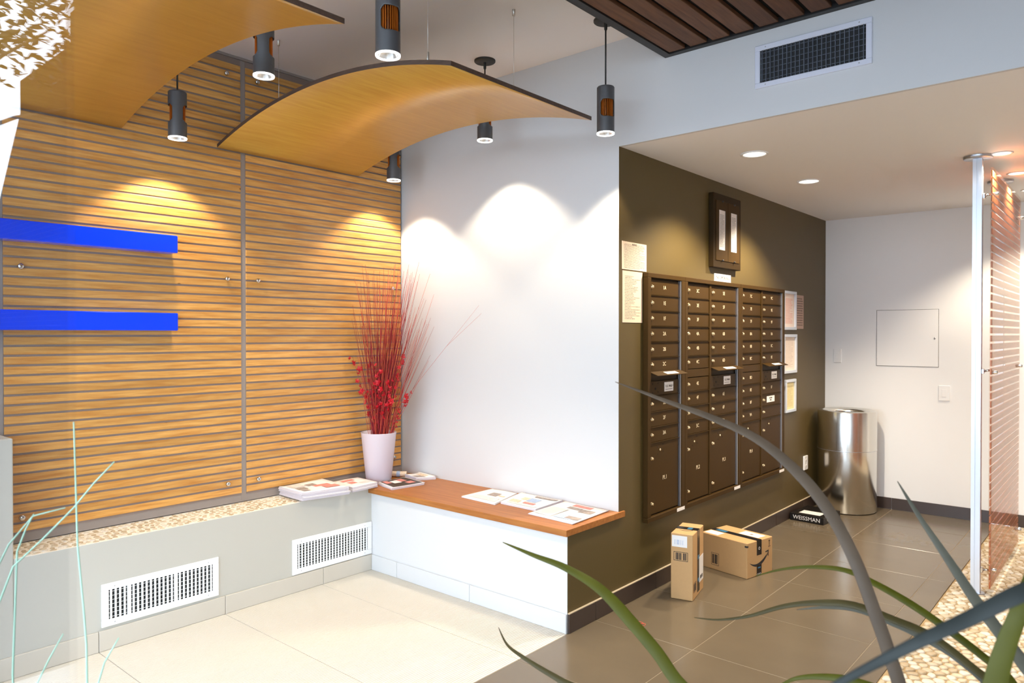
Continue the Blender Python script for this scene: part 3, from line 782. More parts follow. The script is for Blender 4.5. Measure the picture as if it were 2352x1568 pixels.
build(MB().lathe([(0.0065, 0), (0.0065, -0.0035), (0.0001, -0.004)], 14, axis='y'), 'latch', 'aluminium', t, (0.433, -0.004, 0.233))

# ------------------------------------------------------------------ recessed downlights
def downlight(x, y, label, watts, size, r=0.075, tilt=0.0, group='recessed downlights in the alcove ceiling', soft=0.04):
    t = thing('recessed_downlight', label, 'ceiling light', (x, y, ZA), (0, 0, 0), group)
    build(MB().lathe([(r * .80, -0.0005), (r * .82, -0.005), (r * .98, -0.006), (r, -0.0005)], 36), 'trim_ring', 'vent_white', t)
    build(MB().lathe([(0.0001, -0.0018), (r * .8, -0.0012)], 32), 'reflector', 'downlight_glow', t)
    ld = bpy.data.lights.new('downlight', 'SPOT'); ld.energy = watts; ld.color = WARM; ld.spot_size = R(size); ld.spot_blend = 0.55; ld.shadow_soft_size = soft
    lo = bpy.data.objects.new('downlight_beam', ld); COL.objects.link(lo); lo.parent = t; lo.location = (0, 0, -0.03)
    return t
downlight(-1.62, 3.93, 'large round downlight nearest the soffit', DOWNLIGHT_W, 124)
downlight(-1.64, 4.86, 'round downlight above the furthest mailboxes', DOWNLIGHT_W, 124)
downlight(-0.585, 4.80, 'small glowing downlight beside the pole top', PANEL_SPOT_W, 120, 0.055)
downlight(-0.585, 5.45, 'small downlight above the middle of the resin screen', PANEL_SPOT_W, 120, 0.055)
downlight(-0.585, 6.14, 'small downlight nearest the back wall above the resin screen', PANEL_SPOT_W, 120, 0.055)

# ------------------------------------------------------------------ resin screen and poles
def pole(x, y, label):
    t = thing('screen_pole', label, 'pole', (x, y, 0), (0, 0, 0), 'aluminium poles of the resin screen')
    h = 0.0225; g = 0.004
    pr = [(-h, -h), (-g, -h), (-g, -h + .003), (g, -h + .003), (g, -h), (h, -h), (h, -g), (h - .003, -g), (h - .003, g), (h, g), (h, h), (-h, h)]
    build(MB().prism(pr, 0.001, ZA - 0.012), 'shaft', 'white_aluminium', t)
    build(MB().lathe([(0.0001, ZA - 0.016), (0.068, ZA - 0.016), (0.072, ZA - 0.012), (0.072, ZA - 0.0005)], 40), 'ceiling_flange', 'aluminium', t)
    build(MB().lathe([(0.04, 0.006), (0.0001, 0.008)], 24).lathe([(0.045, 0.0005), (0.045, 0.005), (0.04, 0.006)], 24), 'foot', 'aluminium', t)
    for z in (0.135, 1.245, 2.22):
        b = build(MB().bevel_box((0.0225, -0.010, -0.014), (0.036, 0.010, 0.014), 0.002).tube([(0.034, 0, 0), (0.050, -0.006, 0.006), (0.062, -0.006, 0.006)], 0.006, 8), 'bracket', 'chrome', t, (0, 0, z))
pole(-0.695, 4.80, 'bright aluminium pole holding the near edge of the resin screen')
pole(-0.695, 5.66, 'aluminium pole mostly hidden behind the resin screen')
t = thing('resin_screen', 'translucent resin screen with embedded wood veneer strips beside the pole', 'screen', (-0.632, 4.77, 0.04))
build(MB().bevel_box((0, 0, 0), (0.0135, 1.22, 2.33), 0.0012), 'resin_sheet', 'resin', t)
vm = MB().box((0.004, 0.0015, 0), (0.0095, 1.2185, 0.0335)).mesh('veneer_strip', 'veneer')
for k in range(51): link('veneer_strip', vm, t, (0, 0, 0.006 + k * 0.0455))
cm = MB().lathe([(0.0001, 0.020), (0.008, 0.020), (0.010, 0.017), (0.010, 0.0005)], 14, axis='x').mesh('cap', 'chrome')
for y in (0.05, 1.17):
    for z in (0.10, 1.20, 2.19): link('cap', cm, t, (0.0135, y, z))

# ------------------------------------------------------------------ litter bin
t = thing('litter_bin', 'round brushed steel litter bin in the alcove corner', 'bin', (-1.845, 6.405, 0))
build(MB().lathe([(0.222, 0.006), (0.226, 0.010), (0.226, 0.505)], 72).lathe([(0.2265, 0.508), (0.2265, 0.815), (0.224, 0.822)], 72), 'body', 'steel', t)
build(MB().lathe([(0.218, 0.0005), (0.218, 0.0075)], 48, cap0=True), 'base_ring', 'black_frame', t)
build(MB().lathe([(0.2262, 0.504), (0.2275, 0.506), (0.2262, 0.509)], 72), 'seam_band', 'aluminium', t)
build(MB().lathe([(0.224, 0.822), (0.205, 0.828), (0.150, 0.818), (0.145, 0.80), (0.145, 0.70)], 56), 'funnel_top', 'steel', t)
build(MB().lathe([(0.143, 0.798), (0.143, 0.5), (0.0001, 0.5)], 40), 'liner', 'black_void', t)

# ------------------------------------------------------------------ parcels on the floor
def parcel_box(label, loc, ang, w_, d, h):
    t = thing('cardboard_box', label, 'box', loc, (0, 0, R(ang)))
    mb = MB().bevel_box((0, 0, 0.0005), (w_, d, h), 0.003)
    build(mb, 'carton', 'cardboard', t)
    return t
def barcode(t, name, x0, x1, z0, z1, y, mat='ink', framed_=True, axis='y', n=17):
    r = random.Random(len(name)); mb = MB(); e = 0.0006
    def bx(a, b, c, d_):
        if axis == 'y': mb.box((a, y - e, c), (b, y, d_))
        else: mb.box((y, a, c), (y + e, b, d_))
    if framed_:
        q = (x1 - x0) * 0.03
        bx(x0, x1, z0, z0 + q); bx(x0, x1, z1 - q, z1); bx(x0, x0 + q, z0, z1); bx(x1 - q, x1, z0, z1)
    for k in range(n):
        if r.random() < .72:
            a = x0 + (x1 - x0) * (.1 + .8 * k / n); bx(a, a + (x1 - x0) * .8 / n * r.choice((.4, .7, .9)), z0 + (z1 - z0) * .12, z1 - (z1 - z0) * .12)
    build(mb, name, mat, t)
def smile(t, axis, c, w_, plane, sgn_=1, tilt=0.0):
    """curved arrow mark: tapered arc with an arrow head."""
    mb = MB(); n = 16; P = []
    for k in range(n + 1):
        u = -1 + 2 * k / n
        th = 0.15 * (1 - u * u) ** 0.6 * (0.65 + 0.35 * u) + 0.004
        P.append((u * .5, -0.20 * (1 - u * u) + 0.08 * u, th))
    def pt(a, b):
        a2 = a * math.cos(tilt) - b * math.sin(tilt); b2 = a * math.sin(tilt) + b * math.cos(tilt)
        if axis == 'y': return (c[0] + sgn_ * a2 * w_, plane - 0.0006, c[1] + b2 * w_)
        if axis == 'x': return (plane + 0.0006, c[0] + sgn_ * a2 * w_, c[1] + b2 * w_)
        return (c[0] + sgn_ * a2 * w_, c[1] + b2 * w_, plane + 0.0006)
    for a, b, th in P: mb.v += [pt(a, b + th / 2), pt(a, b - th / 2)]
    for k in range(n): mb.face([2 * k, 2 * k + 1, 2 * k + 3, 2 * k + 2])
    b0 = len(mb.v)
    for q in ((.36, .16), (.55, .19), (.54, -.02), (.50, .0), (.50, .14), (.38, .12)): mb.v.append(pt(*q))
    mb.face([b0, b0 + 1, b0 + 4, b0 + 5]); mb.face([b0 + 1, b0 + 2, b0 + 3, b0 + 4])
    build(mb, 'smile_arrow', 'ink', t)
# tall slim box
t = parcel_box('tall slim cardboard box standing on end beside the brown wall', (-1.952, 3.606, 0), 13.0, 0.121, 0.245, 0.362)
T = build(MB().box((-0.0008, 0.10, 0.3622), (0.1215, 0.152, 0.3632)).box((0.1210, 0.10, 0.02), (0.1220, 0.152, 0.3632)).box((-0.0010, 0.10, 0.29), (0.0, 0.152, 0.3632)), 'tape', 'tape_black', t)
for a_, b_ in (((0.062, 0.108, 0.3633), (0.088, 0.146, 0.3637)), ((0.1221, 0.108, 0.20), (0.1225, 0.147, 0.222)), ((0.1221, 0.108, 0.075), (0.1225, 0.147, 0.095))): build(MB().box(a_, b_), 'tape_print', 'tape_blue', T)
build(MB().box((0.006, -0.0012, 0.288), (0.090, -0.0002, 0.350)), 'shipping_label', 'label_white', t)
barcode(t, 'label_barcode', 0.016, 0.078, 0.297, 0.331, -0.0012, 'news_blue', False)
barcode(t, 'printed_barcode', 0.016, 0.094, 0.212, 0.262, -0.0001)
build(MB().box((0.1222, 0.140, 0.062), (0.1232, 0.232, 0.205)), 'address_label', 'label_white', t)
barcode(t, 'address_barcode', 0.152, 0.22, 0.075, 0.10, 0.1232, 'ink', False, 'x')
barcode(t, 'side_barcode', 0.02, 0.075, 0.04, 0.092, 0.1211, 'ink', True, 'x', 9)
smile(t, 'z', (0.06, 0.085), 0.07, 0.3622)
# wide box
t = parcel_box('wide cardboard box with a curved arrow mark lying behind the tall box', (-1.757, 4.172, 0), 78.5, 0.262, 0.335, 0.213)
# local x runs along the short right-hand face, local y back towards the brown wall
T = build(MB().box((0.098, -0.001, 0.2132), (0.146, 0.3355, 0.2142)).box((0.098, -0.0012, 0.125), (0.146, -0.0001, 0.2142)).box((0.098, -0.0012, 0.002), (0.146, -0.0001, 0.066)), 'tape', 'tape_black', t)
build(MB().box((0.104, 0.23, 0.2143), (0.140, 0.30, 0.2147)), 'tape_print', 'tape_blue', T)
build(MB().box((0.108, -0.0016, 0.045), (0.136, -0.0012, 0.053)), 'tape_print', 'tape_blue', T)
build(MB().lathe([(0.006, 0), (0.009, 0)], 16, axis='y'), 'tape_mark', 'label_white', T, (0.122, -0.0016, 0.165))
z_ = MB()
for k in range(7): z_.box((0.099 + k * .0065, -0.0017, 0.006 + (k % 2) * .006), (0.1045 + k * .0065, -0.0013, 0.010 + (k % 2) * .006))
build(z_, 'tape_zigzag', 'label_white', T)
build(MB().box((0.155, 0.03, 0.2132), (0.235, 0.17, 0.2140)), 'address_label', 'label_white', t)
build(MB().box((0.015, 0.22, 0.2132), (0.085, 0.32, 0.2140)), 'shipping_label', 'label_white', t)
build(MB().box((0.180, 0.09, 0.2141), (0.205, 0.11, 0.2145)), 'stamp', 'news_grey', t)
smile(t, 'y', (0.118, 0.105), 0.185, -0.0003)
build(MB().box((-0.0008, -0.0008, 0.187), (0.012, 0.016, 0.197)), 'corner_mark', 'ink', t)
a_ = MB()
for (x0, x1, z0, z1) in ((.215, .24, .158, .161), (.226, .230, .165, .198), (.220, .236, .192, .196)): a_.box((x0, -0.0006, z0), (x1, -0.0001, z1))
build(a_, 'this_way_up_arrow', 'ink', t)
barcode(t, 'printed_barcode', 0.20, 0.255, 0.03, 0.105, -0.0006, 'ink', True, 'x', 9)
# black garment box with white lettering
t = thing('black_box', 'flat black box with white lettering on the floor by the bin', 'box', (-2.078, 5.752, 0), (0, 0, R(-4)))
build(MB().bevel_box((0, 0, 0.0005), (0.262, 0.33, 0.056), 0.0015), 'carton', 'black_box', t)
build(MB().box((0.05, 0.05, 0.0561), (0.215, 0.155, 0.0567)), 'address_label', 'label_white', t)
link('lettering', text_mesh('WEISSMAN', 0.043, 'label_white'), t, (0.131, -0.0006, 0.028), ROT_Y)
link('side_lettering', text_mesh('WEISSMAN', 0.035, 'engraving'), t, (0.2626, 0.15, 0.028), ROT_X)

# red rubber band dropped on the floor
mb = MB()
for cx, cy, ra, rb in ((0, 0, 0.020, 0.013), (0.022, -0.012, 0.014, 0.020)):
    mb.tube([(cx + ra * math.cos(a * .5236), cy + rb * math.sin(a * .5236), 0.0016) for a in range(13)], 0.0013, 5)
tag(build(mb, 'rubber_band', 'band_red', None, (-1.90, 3.19, 0)), 'small looped red rubber band on the tiled floor near the bench', 'rubber band')

# ------------------------------------------------------------------ newspapers and magazines
def quad_frame(q):
    p = [Vector((x, y, 0)) for x, y in q]
    return p
def paper(name, label, cat, quad, z0, sheets, th, prints, wav=0.002, edge='newsprint_edge', top='newsprint', seed=1, group=None):
    """quad corners: left-front, left-back, right-back, right-front (u to the right, v to the back)."""
    r = random.Random(seed); A, B, Cc, D = [Vector((x, y, 0)) for x, y in quad]
    org = (A + B + Cc + D) / 4
    t = thing(name, label, cat, (org.x, org.y, z0), (0, 0, 0), group)
    A, B, Cc, D = A - org, B - org, Cc - org, D - org
    def P(u, v, z): q = (A * (1 - u) + D * u) * (1 - v) + (B * (1 - u) + Cc * u) * v; return (q.x, q.y, z)
    ph = r.uniform(0, 6)
    def hgt(u, v, k): return th * (k + 1) / sheets + wav * (k + 1) / sheets * (0.5 + 0.5 * math.sin(5 * u + ph)) * (0.4 + 0.6 * v) + wav * 0.6 * max(0, abs(u - .5) - .38) * 8 * (k + 1) / sheets
    N = 8
    for k in range(sheets):
        mb = MB(); du, dv = (r.uniform(-.02, .02), r.uniform(-.02, .02)) if k < sheets - 1 else (0, 0)
        for s_ in (0, 1):
            for j in range(N + 1):
                for i in range(N + 1):
                    u, v = i / N, j / N
                    zt = hgt(u, v, k) if s_ else (hgt(u, v, k - 1) + 0.0004 if k else 0.0004)
                    mb.v.append(P(u + du, v + dv, zt))
        n1_ = (N + 1) ** 2
        for j in range(N):
            for i in range(N):
                a = j * (N + 1) + i; f = [a, a + 1, a + N + 2, a + N + 1]
                mb.face([n1_ + x for x in f], 0, True); mb.face(f[::-1], 1)
        rim_ = [i for i in range(N + 1)] + [(j + 1) * (N + 1) - 1 for j in range(1, N + 1)] + [N * (N + 1) + i for i in range(N - 1, -1, -1)] + [j * (N + 1) for j in range(N - 1, 0, -1)]
        for i in range(len(rim_)):
            a, b = rim_[i], rim_[(i + 1) % len(rim_)]; mb.face([a, b, n1_ + b, n1_ + a], 1)
        build(mb, 'folded_paper', [top, edge], t)
    for pi_, (u0, v0, u1, v1, mat) in enumerate(prints):
        mb = MB(); M_ = 6
        for j in range(M_ + 1):
            for i in range(M_ + 1):
                u, v = u0 + (u1 - u0) * i / M_, v0 + (v1 - v0) * j / M_
                mb.v.append(P(u, v, hgt(u, v, sheets - 1) + 0.0009 + 0.0004 * pi_))
        for j in range(M_):
            for i in range(M_):
                a = j * (M_ + 1) + i; mb.face([a, a + 1, a + M_ + 2, a + M_ + 1], 0, True)
        build(mb, 'print_block', mat, t)
    return t
ZBT = 0.5085
G = 'papers left on the bench and ledge'
paper('newspaper', 'newspaper at the left of the three on the bench, small picture in the middle', 'newspaper', [(-2.975, 3.005), (-2.975, 3.270), (-2.78, 3.275), (-2.70, 2.990)], ZBT, 2, 0.006, [(.38, .45, .68, .72, 'news_grey'), (.70, .52, .90, .60, 'news_tan'), (.1, .1, .9, .35, 'news_text')], 0.002, seed=2, group=G)
paper('newspaper', 'middle newspaper of the three on the bench with coloured pictures', 'newspaper', [(-2.692, 3.030), (-2.752, 3.285), (-2.452, 3.285), (-2.436, 3.022)], ZBT, 2, 0.010, [(.25, .48, .5, .70, 'news_tan'), (.42, .42, .68, .72, 'news_blue'), (.1, .2, .35, .4, 'news_tan'), (.45, .24, .75, .36, 'news_red'), (.42, .82, .95, .92, 'news_grey'), (.1, .06, .9, .18, 'news_text')], 0.003, seed=3, group=G)
paper('newspaper', 'newspaper nearest the end of the bench with a red headline', 'newspaper', [(-2.425, 2.950), (-2.437, 3.290), (-2.140, 3.275), (-2.122, 2.930)], ZBT, 2, 0.005, [(.30, .82, .72, .95, 'news_red'), (.30, .66, .60, .78, 'news_grey'), (.62, .58, .90, .76, 'news_grey'), (.45, .12, .82, .34, 'news_blue'), (.66, .16, .95, .30, 'news_grey'), (.06, .08, .42, .60, 'news_text')], 0.002, seed=4, group=G)
paper('newspaper_stack', 'thick stack of newspapers on the pebbled ledge', 'newspaper', [(-3.570, 2.335), (-3.822, 2.345), (-3.822, 2.640), (-3.520, 2.622)], 0.5115, 7, 0.046, [(.50, .40, .84, .55, 'news_red'), (.42, .55, .62, .75, 'news_grey'), (.12, .35, .32, .55, 'news_grey'), (.12, .15, .26, .3, 'news_grey'), (.1, .6, .4, .9, 'news_text'), (.6, .15, .9, .36, 'news_red')], 0.004, seed=5, group=G)
paper('brochure_stack', 'white brochures with red print between the stack and the vase', 'brochure', [(-3.540, 2.66), (-3.775, 2.675), (-3.768, 2.870), (-3.555, 2.858)], 0.5115, 4, 0.030, [(.25, .35, .5, .6, 'news_red'), (.2, .68, .65, .86, 'news_red'), (.55, .2, .9, .4, 'news_text')], 0.003, seed=6, group=G)
paper('magazine', 'dark magazine with red pictures in front of the vase', 'magazine', [(-3.425, 2.868), (-3.618, 2.915), (-3.630, 3.135), (-3.395, 3.105)], ZBT, 3, 0.014, [(.04, .04, .96, .96, 'mag_dark'), (.5, .55, .78, .86, 'news_red'), (.62, .2, .85, .45, 'news_red'), (.3, .45, .55, .8, 'newsprint'), (.08, .55, .26, .9, 'news_red')], 0.002, seed=7, group=G)
paper('magazine', 'pale magazine pushed against the wall behind the vase', 'magazine', [(-3.53, 3.150), (-3.655, 3.165), (-3.655, 3.290), (-3.47, 3.265)], ZBT, 3, 0.018, [(.1, .1, .6, .5, 'news_grey'), (.55, .3, .9, .8, 'news_tan')], 0.006, seed=8, group=G)

rp = thing('rolled_paper', 'short rolled pale newspaper lying behind the vase in the corner', 'newspaper', (-3.715, 3.165, ZBT + 0.0195), (0, 0, R(35)), G)
rl = []
for k in range(49):
    a = k * math.pi / 8; rr = 0.019 - 0.0022 * k / 16; rl.append((rr * math.cos(a), rr * math.sin(a)))
mb = MB()
for x_ in (-0.055, 0.055):
    for u, v in rl: mb.v.append((x_, u, v))
for k in range(48): mb.face([k, k + 1, 49 + k + 1, 49 + k], 0, True)
build(mb, 'rolled_sheet', 'news_tan', rp)
build(MB().lathe([(0.0194, -0.012), (0.0194, 0.012)], 20, axis='x'), 'paper_band', 'news_blue', rp)

# ------------------------------------------------------------------ vase and red bouquet
VX, VY, VZ = -3.708, 2.992, 0.5085
t = thing('vase', 'tall tapered white plastic vase in the corner', 'vase', (VX, VY, VZ))
build(MB().lathe([(0.0001, 0.0), (0.076, 0.0), (0.080, 0.004), (0.112, 0.312), (0.1135, 0.316), (0.111, 0.316), (0.0775, 0.008), (0.0001, 0.007)], 56), 'shell', 'vase_plastic', t)
q = thing('dried_bouquet', 'tall bunch of dried red twigs and blossoms standing in the vase', 'bouquet', (VX, VY, VZ))
r = random.Random(21)
tw, tw2 = MB(), MB()
camr = Vector((0.7577, 0.6526, 0)); camf = Vector((-0.6526, 0.7577, 0))
for k in range(210):
    a = r.uniform(0, 6.283); b0 = Vector((0.05 * math.cos(a) * r.random(), 0.05 * math.sin(a) * r.random(), 0.012))
    s_ = r.gauss(0.10, 0.13); s_ = max(-0.17, min(0.36, s_)); fwd = r.uniform(-0.04, 0.16) * -1
    h = r.uniform(0.95, 1.40) if r.random() < .75 else r.uniform(0.7, 1.0)
    tip = camr * s_ + camf * fwd * 0.6 + Vector((0, 0, h))
    if tip.x + VX < XS + 0.03: tip.x = XS + 0.03 - VX
    if tip.y + VY > YW - 0.03: tip.y = YW - 0.03 - VY
    mid = b0.lerp(tip, 0.45) + Vector((r.uniform(-.012, .012), r.uniform(-.012, .012), 0)) - (tip - b0) * 0 + Vector((-(tip.x) * .12, -(tip.y) * .12, 0))
    rim_pt = b0.lerp(mid, 0.5)
    pts = [b0, rim_pt, mid, mid.lerp(tip, .55) + Vector((r.uniform(-.008, .008), r.uniform(-.008, .008), 0)), tip]
    (tw if r.random() < .6 else tw2).tube(pts, 0.0024, 4, taper=0.3)
for tip in (Vector((0.64, 0.26, 1.12)), Vector((0.67, 0.25, 1.07))):
    tw2.tube([Vector((0.02, 0, 0.02)), Vector((0.06, 0.02, 0.34)), Vector((0.24, 0.10, 0.62)), Vector((0.44, 0.18, 0.87)), tip], 0.0015, 4, taper=0.4)
tag(build(tw, 'dark_red_twigs', 'red_twig', q), kind='stuff'); tag(build(tw2, 'pale_red_twigs', 'red_twig_light', q), kind='stuff')
PET = MB()
for kk in range(5):
    a = 2 * math.pi * kk / 5; b = len(PET.v)
    for (rr, da, zz) in ((0, 0, 0), (.008, -.55, .004), (.0135, 0, .007), (.008, .55, .004)): PET.v.append((rr * math.cos(a + da), rr * math.sin(a + da), zz))
    PET.face([b, b + 1, b + 2, b + 3], 0, True)
PET.lathe([(0.0001, 0.006), (0.004, 0.004), (0.0035, 0)], 6)
PET = PET.mesh('blossom', 'red_flower')
sprigs = [(-0.155, 0.80, 12), (-0.06, 0.78, 14), (0.015, 0.74, 14), (-0.02, 0.62, 12), (0.10, 0.66, 12), (0.165, 0.80, 14), (0.205, 0.58, 13), (0.04, 0.56, 10), (-0.07, 0.58, 10)]
for s_, h, nb in sprigs:
    tip = camr * s_ + camf * -r.uniform(0.0, 0.10) + Vector((0, 0, h))
    if tip.x + VX < XS + 0.03: tip.x = XS + 0.03 - VX
    tip.y = min(tip.y, YW - VY - 0.04)
    base = Vector((r.uniform(-.02, .02), r.uniform(-.02, .02), 0.012)); mid = base.lerp(tip, .5) + Vector((-tip.x * .15, -tip.y * .15, 0))
    sp = build(MB().tube([base, mid, tip], 0.0017, 5, taper=.5), 'flower_sprig', 'red_twig', q)
    for k in range(nb):
        u = .42 + .58 * k / (nb - 1); p = mid.lerp(tip, (u - .3) / .7) + Vector((r.uniform(-.018, .018), r.uniform(-.018, .018), r.uniform(-.012, .012)))
        p.x = max(p.x, XS + 0.02 - VX); p.y = min(p.y, YW - VY - 0.02)
        link('blossom', PET, sp, p, (r.uniform(-1.4, 1.4), r.uniform(-1.4, 1.4), r.uniform(0, 6)), (s := r.uniform(1.1, 1.8), s, s))

# ------------------------------------------------------------------ planters and strap leaves just inside the glass
def planter(name, x0, y0, x1, y1, h, label):
    t = thing(name, label, 'plant', ((x0 + x1) / 2, (y0 + y1) / 2, 0))
    w_, d = (x1 - x0) / 2, (y1 - y0) / 2; e = 0.03
    f = MB().bevel_box((-w_, -d, 0.008), (w_, -d + e, h), 0.004).bevel_box((-w_, d - e, 0.008), (w_, d, h), 0.004).bevel_box((-w_, -d + e, 0.008), (-w_ + e, d - e, h), 0.004).bevel_box((w_ - e, -d + e, 0.008), (w_, d - e, h), 0.004)
    f.box((-w_ + e, -d + e, 0.008), (w_ - e, d - e, 0.04))
    build(f, 'planter_box', 'planter', t); build(MB().box((-w_ + e, -d + e, 0.04), (w_ - e, d - e, h - 0.05)), 'soil', 'soil', t)
    return t
def leaf(parent, pts, wid, mat, fold=0.45):
    """strap leaf: tip first; width peaks towards the base and the blade is folded along its midrib."""
    P = [Vector(p) for p in pts]
    Q = []
    for i in range(len(P) - 1):
        p0, p1, p2, p3 = P[max(i - 1, 0)], P[i], P[i + 1], P[min(i + 2, len(P) - 1)]
        for k in range(5):
            s = k / 5
            Q.append(0.5 * ((2 * p1) + (p2 - p0) * s + (2 * p0 - 5 * p1 + 4 * p2 - p3) * s * s + (3 * p1 - p0 - 3 * p2 + p3) * s ** 3))
    Q.append(P[-1]); n = len(Q); mb = MB()
    eye = Vector((0, 0, 1.45)); tot = 0; acc = [0]
    for i in range(1, n): tot += (Q[i] - Q[i - 1]).length; acc.append(tot)
    for i in range(n):
        t_ = (Q[min(i + 1, n - 1)] - Q[max(i - 1, 0)]).normalized()
        up = Vector((0.35, -0.75, 0.55)); side = t_.cross(up).normalized(); nor = side.cross(t_).normalized()
        w_ = wid / 2 * min(1, (acc[i] / tot * 2.4) ** 0.75 + 0.03)
        mb.v += [tuple(Q[i] - side * w_ + nor * w_ * fold), tuple(Q[i]), tuple(Q[i] + side * w_ + nor * w_ * fold)]
    for i in range(n - 1):
        a = 3 * i; mb.face([a, a + 1, a + 4, a + 3], 0, True); mb.face([a + 1, a + 2, a + 5, a + 4], 0, True)
    o = build(mb, 'leaf', mat, parent); md = o.modifiers.new('thick', 'SOLIDIFY'); md.thickness = 0.0012
    return o
pa = planter('strap_leaf_plant', -0.56, 1.40, -0.02, 1.72, 0.58, 'strap-leaved plant arching across the tiled floor from the lower right')
pb = planter('strap_leaf_plant', -0.20, 1.08, 0.14, 1.32, 0.58, 'blurred strap-leaved plant closest to the camera at the right edge')
LEAVES = [
 (pa, 'strap_leaf_brown', 0.025, [(-0.954, 1.487, 1.337), (-0.829, 1.528, 1.291), (-0.73, 1.547, 1.259), (-0.635, 1.562, 1.219), (-0.552, 1.567, 1.157), (-0.486, 1.557, 1.09), (-0.43, 1.538, 1.007), (-0.391, 1.53, 0.915), (-0.363, 1.527, 0.839), (-0.336, 1.524, 0.749), (-0.302, 1.54, 0.50)]),
 (pa, 'strap_leaf_olive', 0.027, [(-1.255, 1.42, 0.91), (-1.163, 1.433, 0.891), (-1.07, 1.447, 0.874), (-0.96, 1.436, 0.848), (-0.868, 1.422, 0.799), (-0.798, 1.415, 0.752), (-0.731, 1.407, 0.699), (-0.618, 1.44, 0.63), (-0.46, 1.5, 0.50)]),
 (pa, 'strap_leaf', 0.018, [(-1.262, 1.411, 0.689), (-1.212, 1.388, 0.665), (-1.15, 1.375, 0.656), (-1.071, 1.377, 0.639), (-0.986, 1.384, 0.625), (-0.80, 1.408, 0.615), (-0.60, 1.46, 0.60), (-0.46, 1.52, 0.50)]),
 (pa, 'strap_leaf', 0.015, [(-0.83, 1.652, 0.753), (-0.776, 1.672, 0.755), (-0.708, 1.692, 0.775), (-0.626, 1.697, 0.817), (-0.548, 1.698, 0.844), (-0.474, 1.696, 0.857), (-0.389, 1.69, 0.847), (-0.322, 1.68, 0.836), (-0.252, 1.67, 0.8), (-0.198, 1.65, 0.764), (-0.17, 1.62, 0.659), (-0.18, 1.58, 0.50)]),
 (pa, 'strap_leaf_olive', 0.016, [(-0.736, 1.8, 0.839), (-0.664, 1.797, 0.872), (-0.59, 1.795, 0.893), (-0.519, 1.79, 0.901), (-0.459, 1.775, 0.892), (-0.387, 1.771, 0.866), (-0.318, 1.764, 0.834), (-0.24, 1.765, 0.786), (-0.186, 1.745, 0.752), (-0.12, 1.66, 0.66), (-0.12, 1.58, 0.50)]),
 (pa, 'strap_leaf_grey', 0.024, [(-0.402, 1.762, 1.129), (-0.355, 1.735, 1.065), (-0.295, 1.719, 0.983), (-0.246, 1.695, 0.921), (-0.199, 1.669, 0.872), (-0.16, 1.636, 0.837), (-0.113, 1.61, 0.766), (-0.09, 1.59, 0.50)]),
 (pb, 'strap_leaf_blue', 0.024, [(-0.276, 0.748, 1.06), (-0.226, 0.765, 1.102), (-0.163, 0.78, 1.153), (-0.122, 0.816, 1.178), (-0.081, 0.851, 1.204), (-0.038, 0.915, 1.209), (0.002, 0.988, 1.167), (0.024, 1.072, 1.072), (0.034, 1.145, 0.90), (0.03, 1.19, 0.50)]),
 (pb, 'strap_leaf_olive', 0.030, [(-0.105, 1.32, 1.20), (-0.11, 1.288, 1.148), (-0.113, 1.245, 1.12), (-0.124, 1.208, 1.073), (-0.138, 1.196, 1.025), (-0.149, 1.186, 0.973), (-0.155, 1.18, 0.906), (-0.14, 1.195, 0.70), (-0.10, 1.2, 0.50)]),
 (pa, 'strap_leaf_olive', 0.018, [(-0.565, 1.484, 0.724), (-0.521, 1.483, 0.758), (-0.468, 1.502, 0.77), (-0.413, 1.51, 0.773), (-0.356, 1.532, 0.747), (-0.282, 1.529, 0.659), (-0.24, 1.54, 0.50)]),
 (pa, 'strap_leaf_grey', 0.020, [(-0.639, 1.817, 0.772), (-0.565, 1.814, 0.797), (-0.496, 1.809, 0.809), (-0.421, 1.807, 0.799), (-0.358, 1.796, 0.788), (-0.29, 1.787, 0.764), (-0.219, 1.76, 0.715), (-0.19, 1.66, 0.63), (-0.2, 1.58, 0.50)]),
]
for par, mat, wid, pts in LEAVES:
    c = Vector(par.location); leaf(par, [Vector(p) - c for p in pts], wid, mat)

# ------------------------------------------------------------------ shop-front glass and the street outside
gl = struct(MB().box((-3.60, YG - 0.004, 0.08), (-0.914, YG + 0.004, 2.90)), 'window_1', 'window_glass', 'clear shop-front pane, cut short to keep reflected haze at the left')  # pane stops short and the doorway is made up, to avoid reflected haze
fr = struct(MB().box((-4.05, YG - 0.04, 0), (-0.914, YG + 0.04, 0.08)).box((-4.05, YG - 0.04, 2.90), (XR + 0.1, YG + 0.04, ZC)).box((-4.05, YG - 0.04, 0.08), (-3.60, YG + 0.02, 2.90)).box((XR, YG - 0.04, 0), (XR + 0.1, YG + 0.04, 2.9)), 'trim_3', 'steel_grey', 'steel frame of the shop-front window')
struct(MB().box((-3.6, -30, -0.12), (25, YG - 0.04, -0.02)), 'pavement', 'pavement')
struct(MB().box((-40, -30, -0.14), (-3.6, YG - 0.04, -0.03)), 'reflection_dimmer', 'dark_ground')  # dark ground added so the lower pane reflects little light
struct(MB().box((-3.6, -2.2, ZC), (4.0, YG - 0.05, ZC + 0.12)), 'sky_blocker', 'ceiling_paint', 'unseen slab added outside the window to block high sky light')  # slab added out of view to keep high daylight off the floor
fac = MB().box((-24.0, -6.4, -0.02), (-20.1, -6.0, 8.6)).box((-20.1, -6.4, -0.02), (-9.0, -6.0, 9.4))  # dark block added out of view, its outline shaping the bright reflection
n = len(fac.v); fac.v += [(-27.0, -6.4, 0), (-24, -6.4, 0), (-24, -6.4, 7.7), (-27, -6.4, 4.4), (-27, -6.0, 0), (-24, -6.0, 0), (-24, -6.0, 7.7), (-27, -6.0, 4.4)]
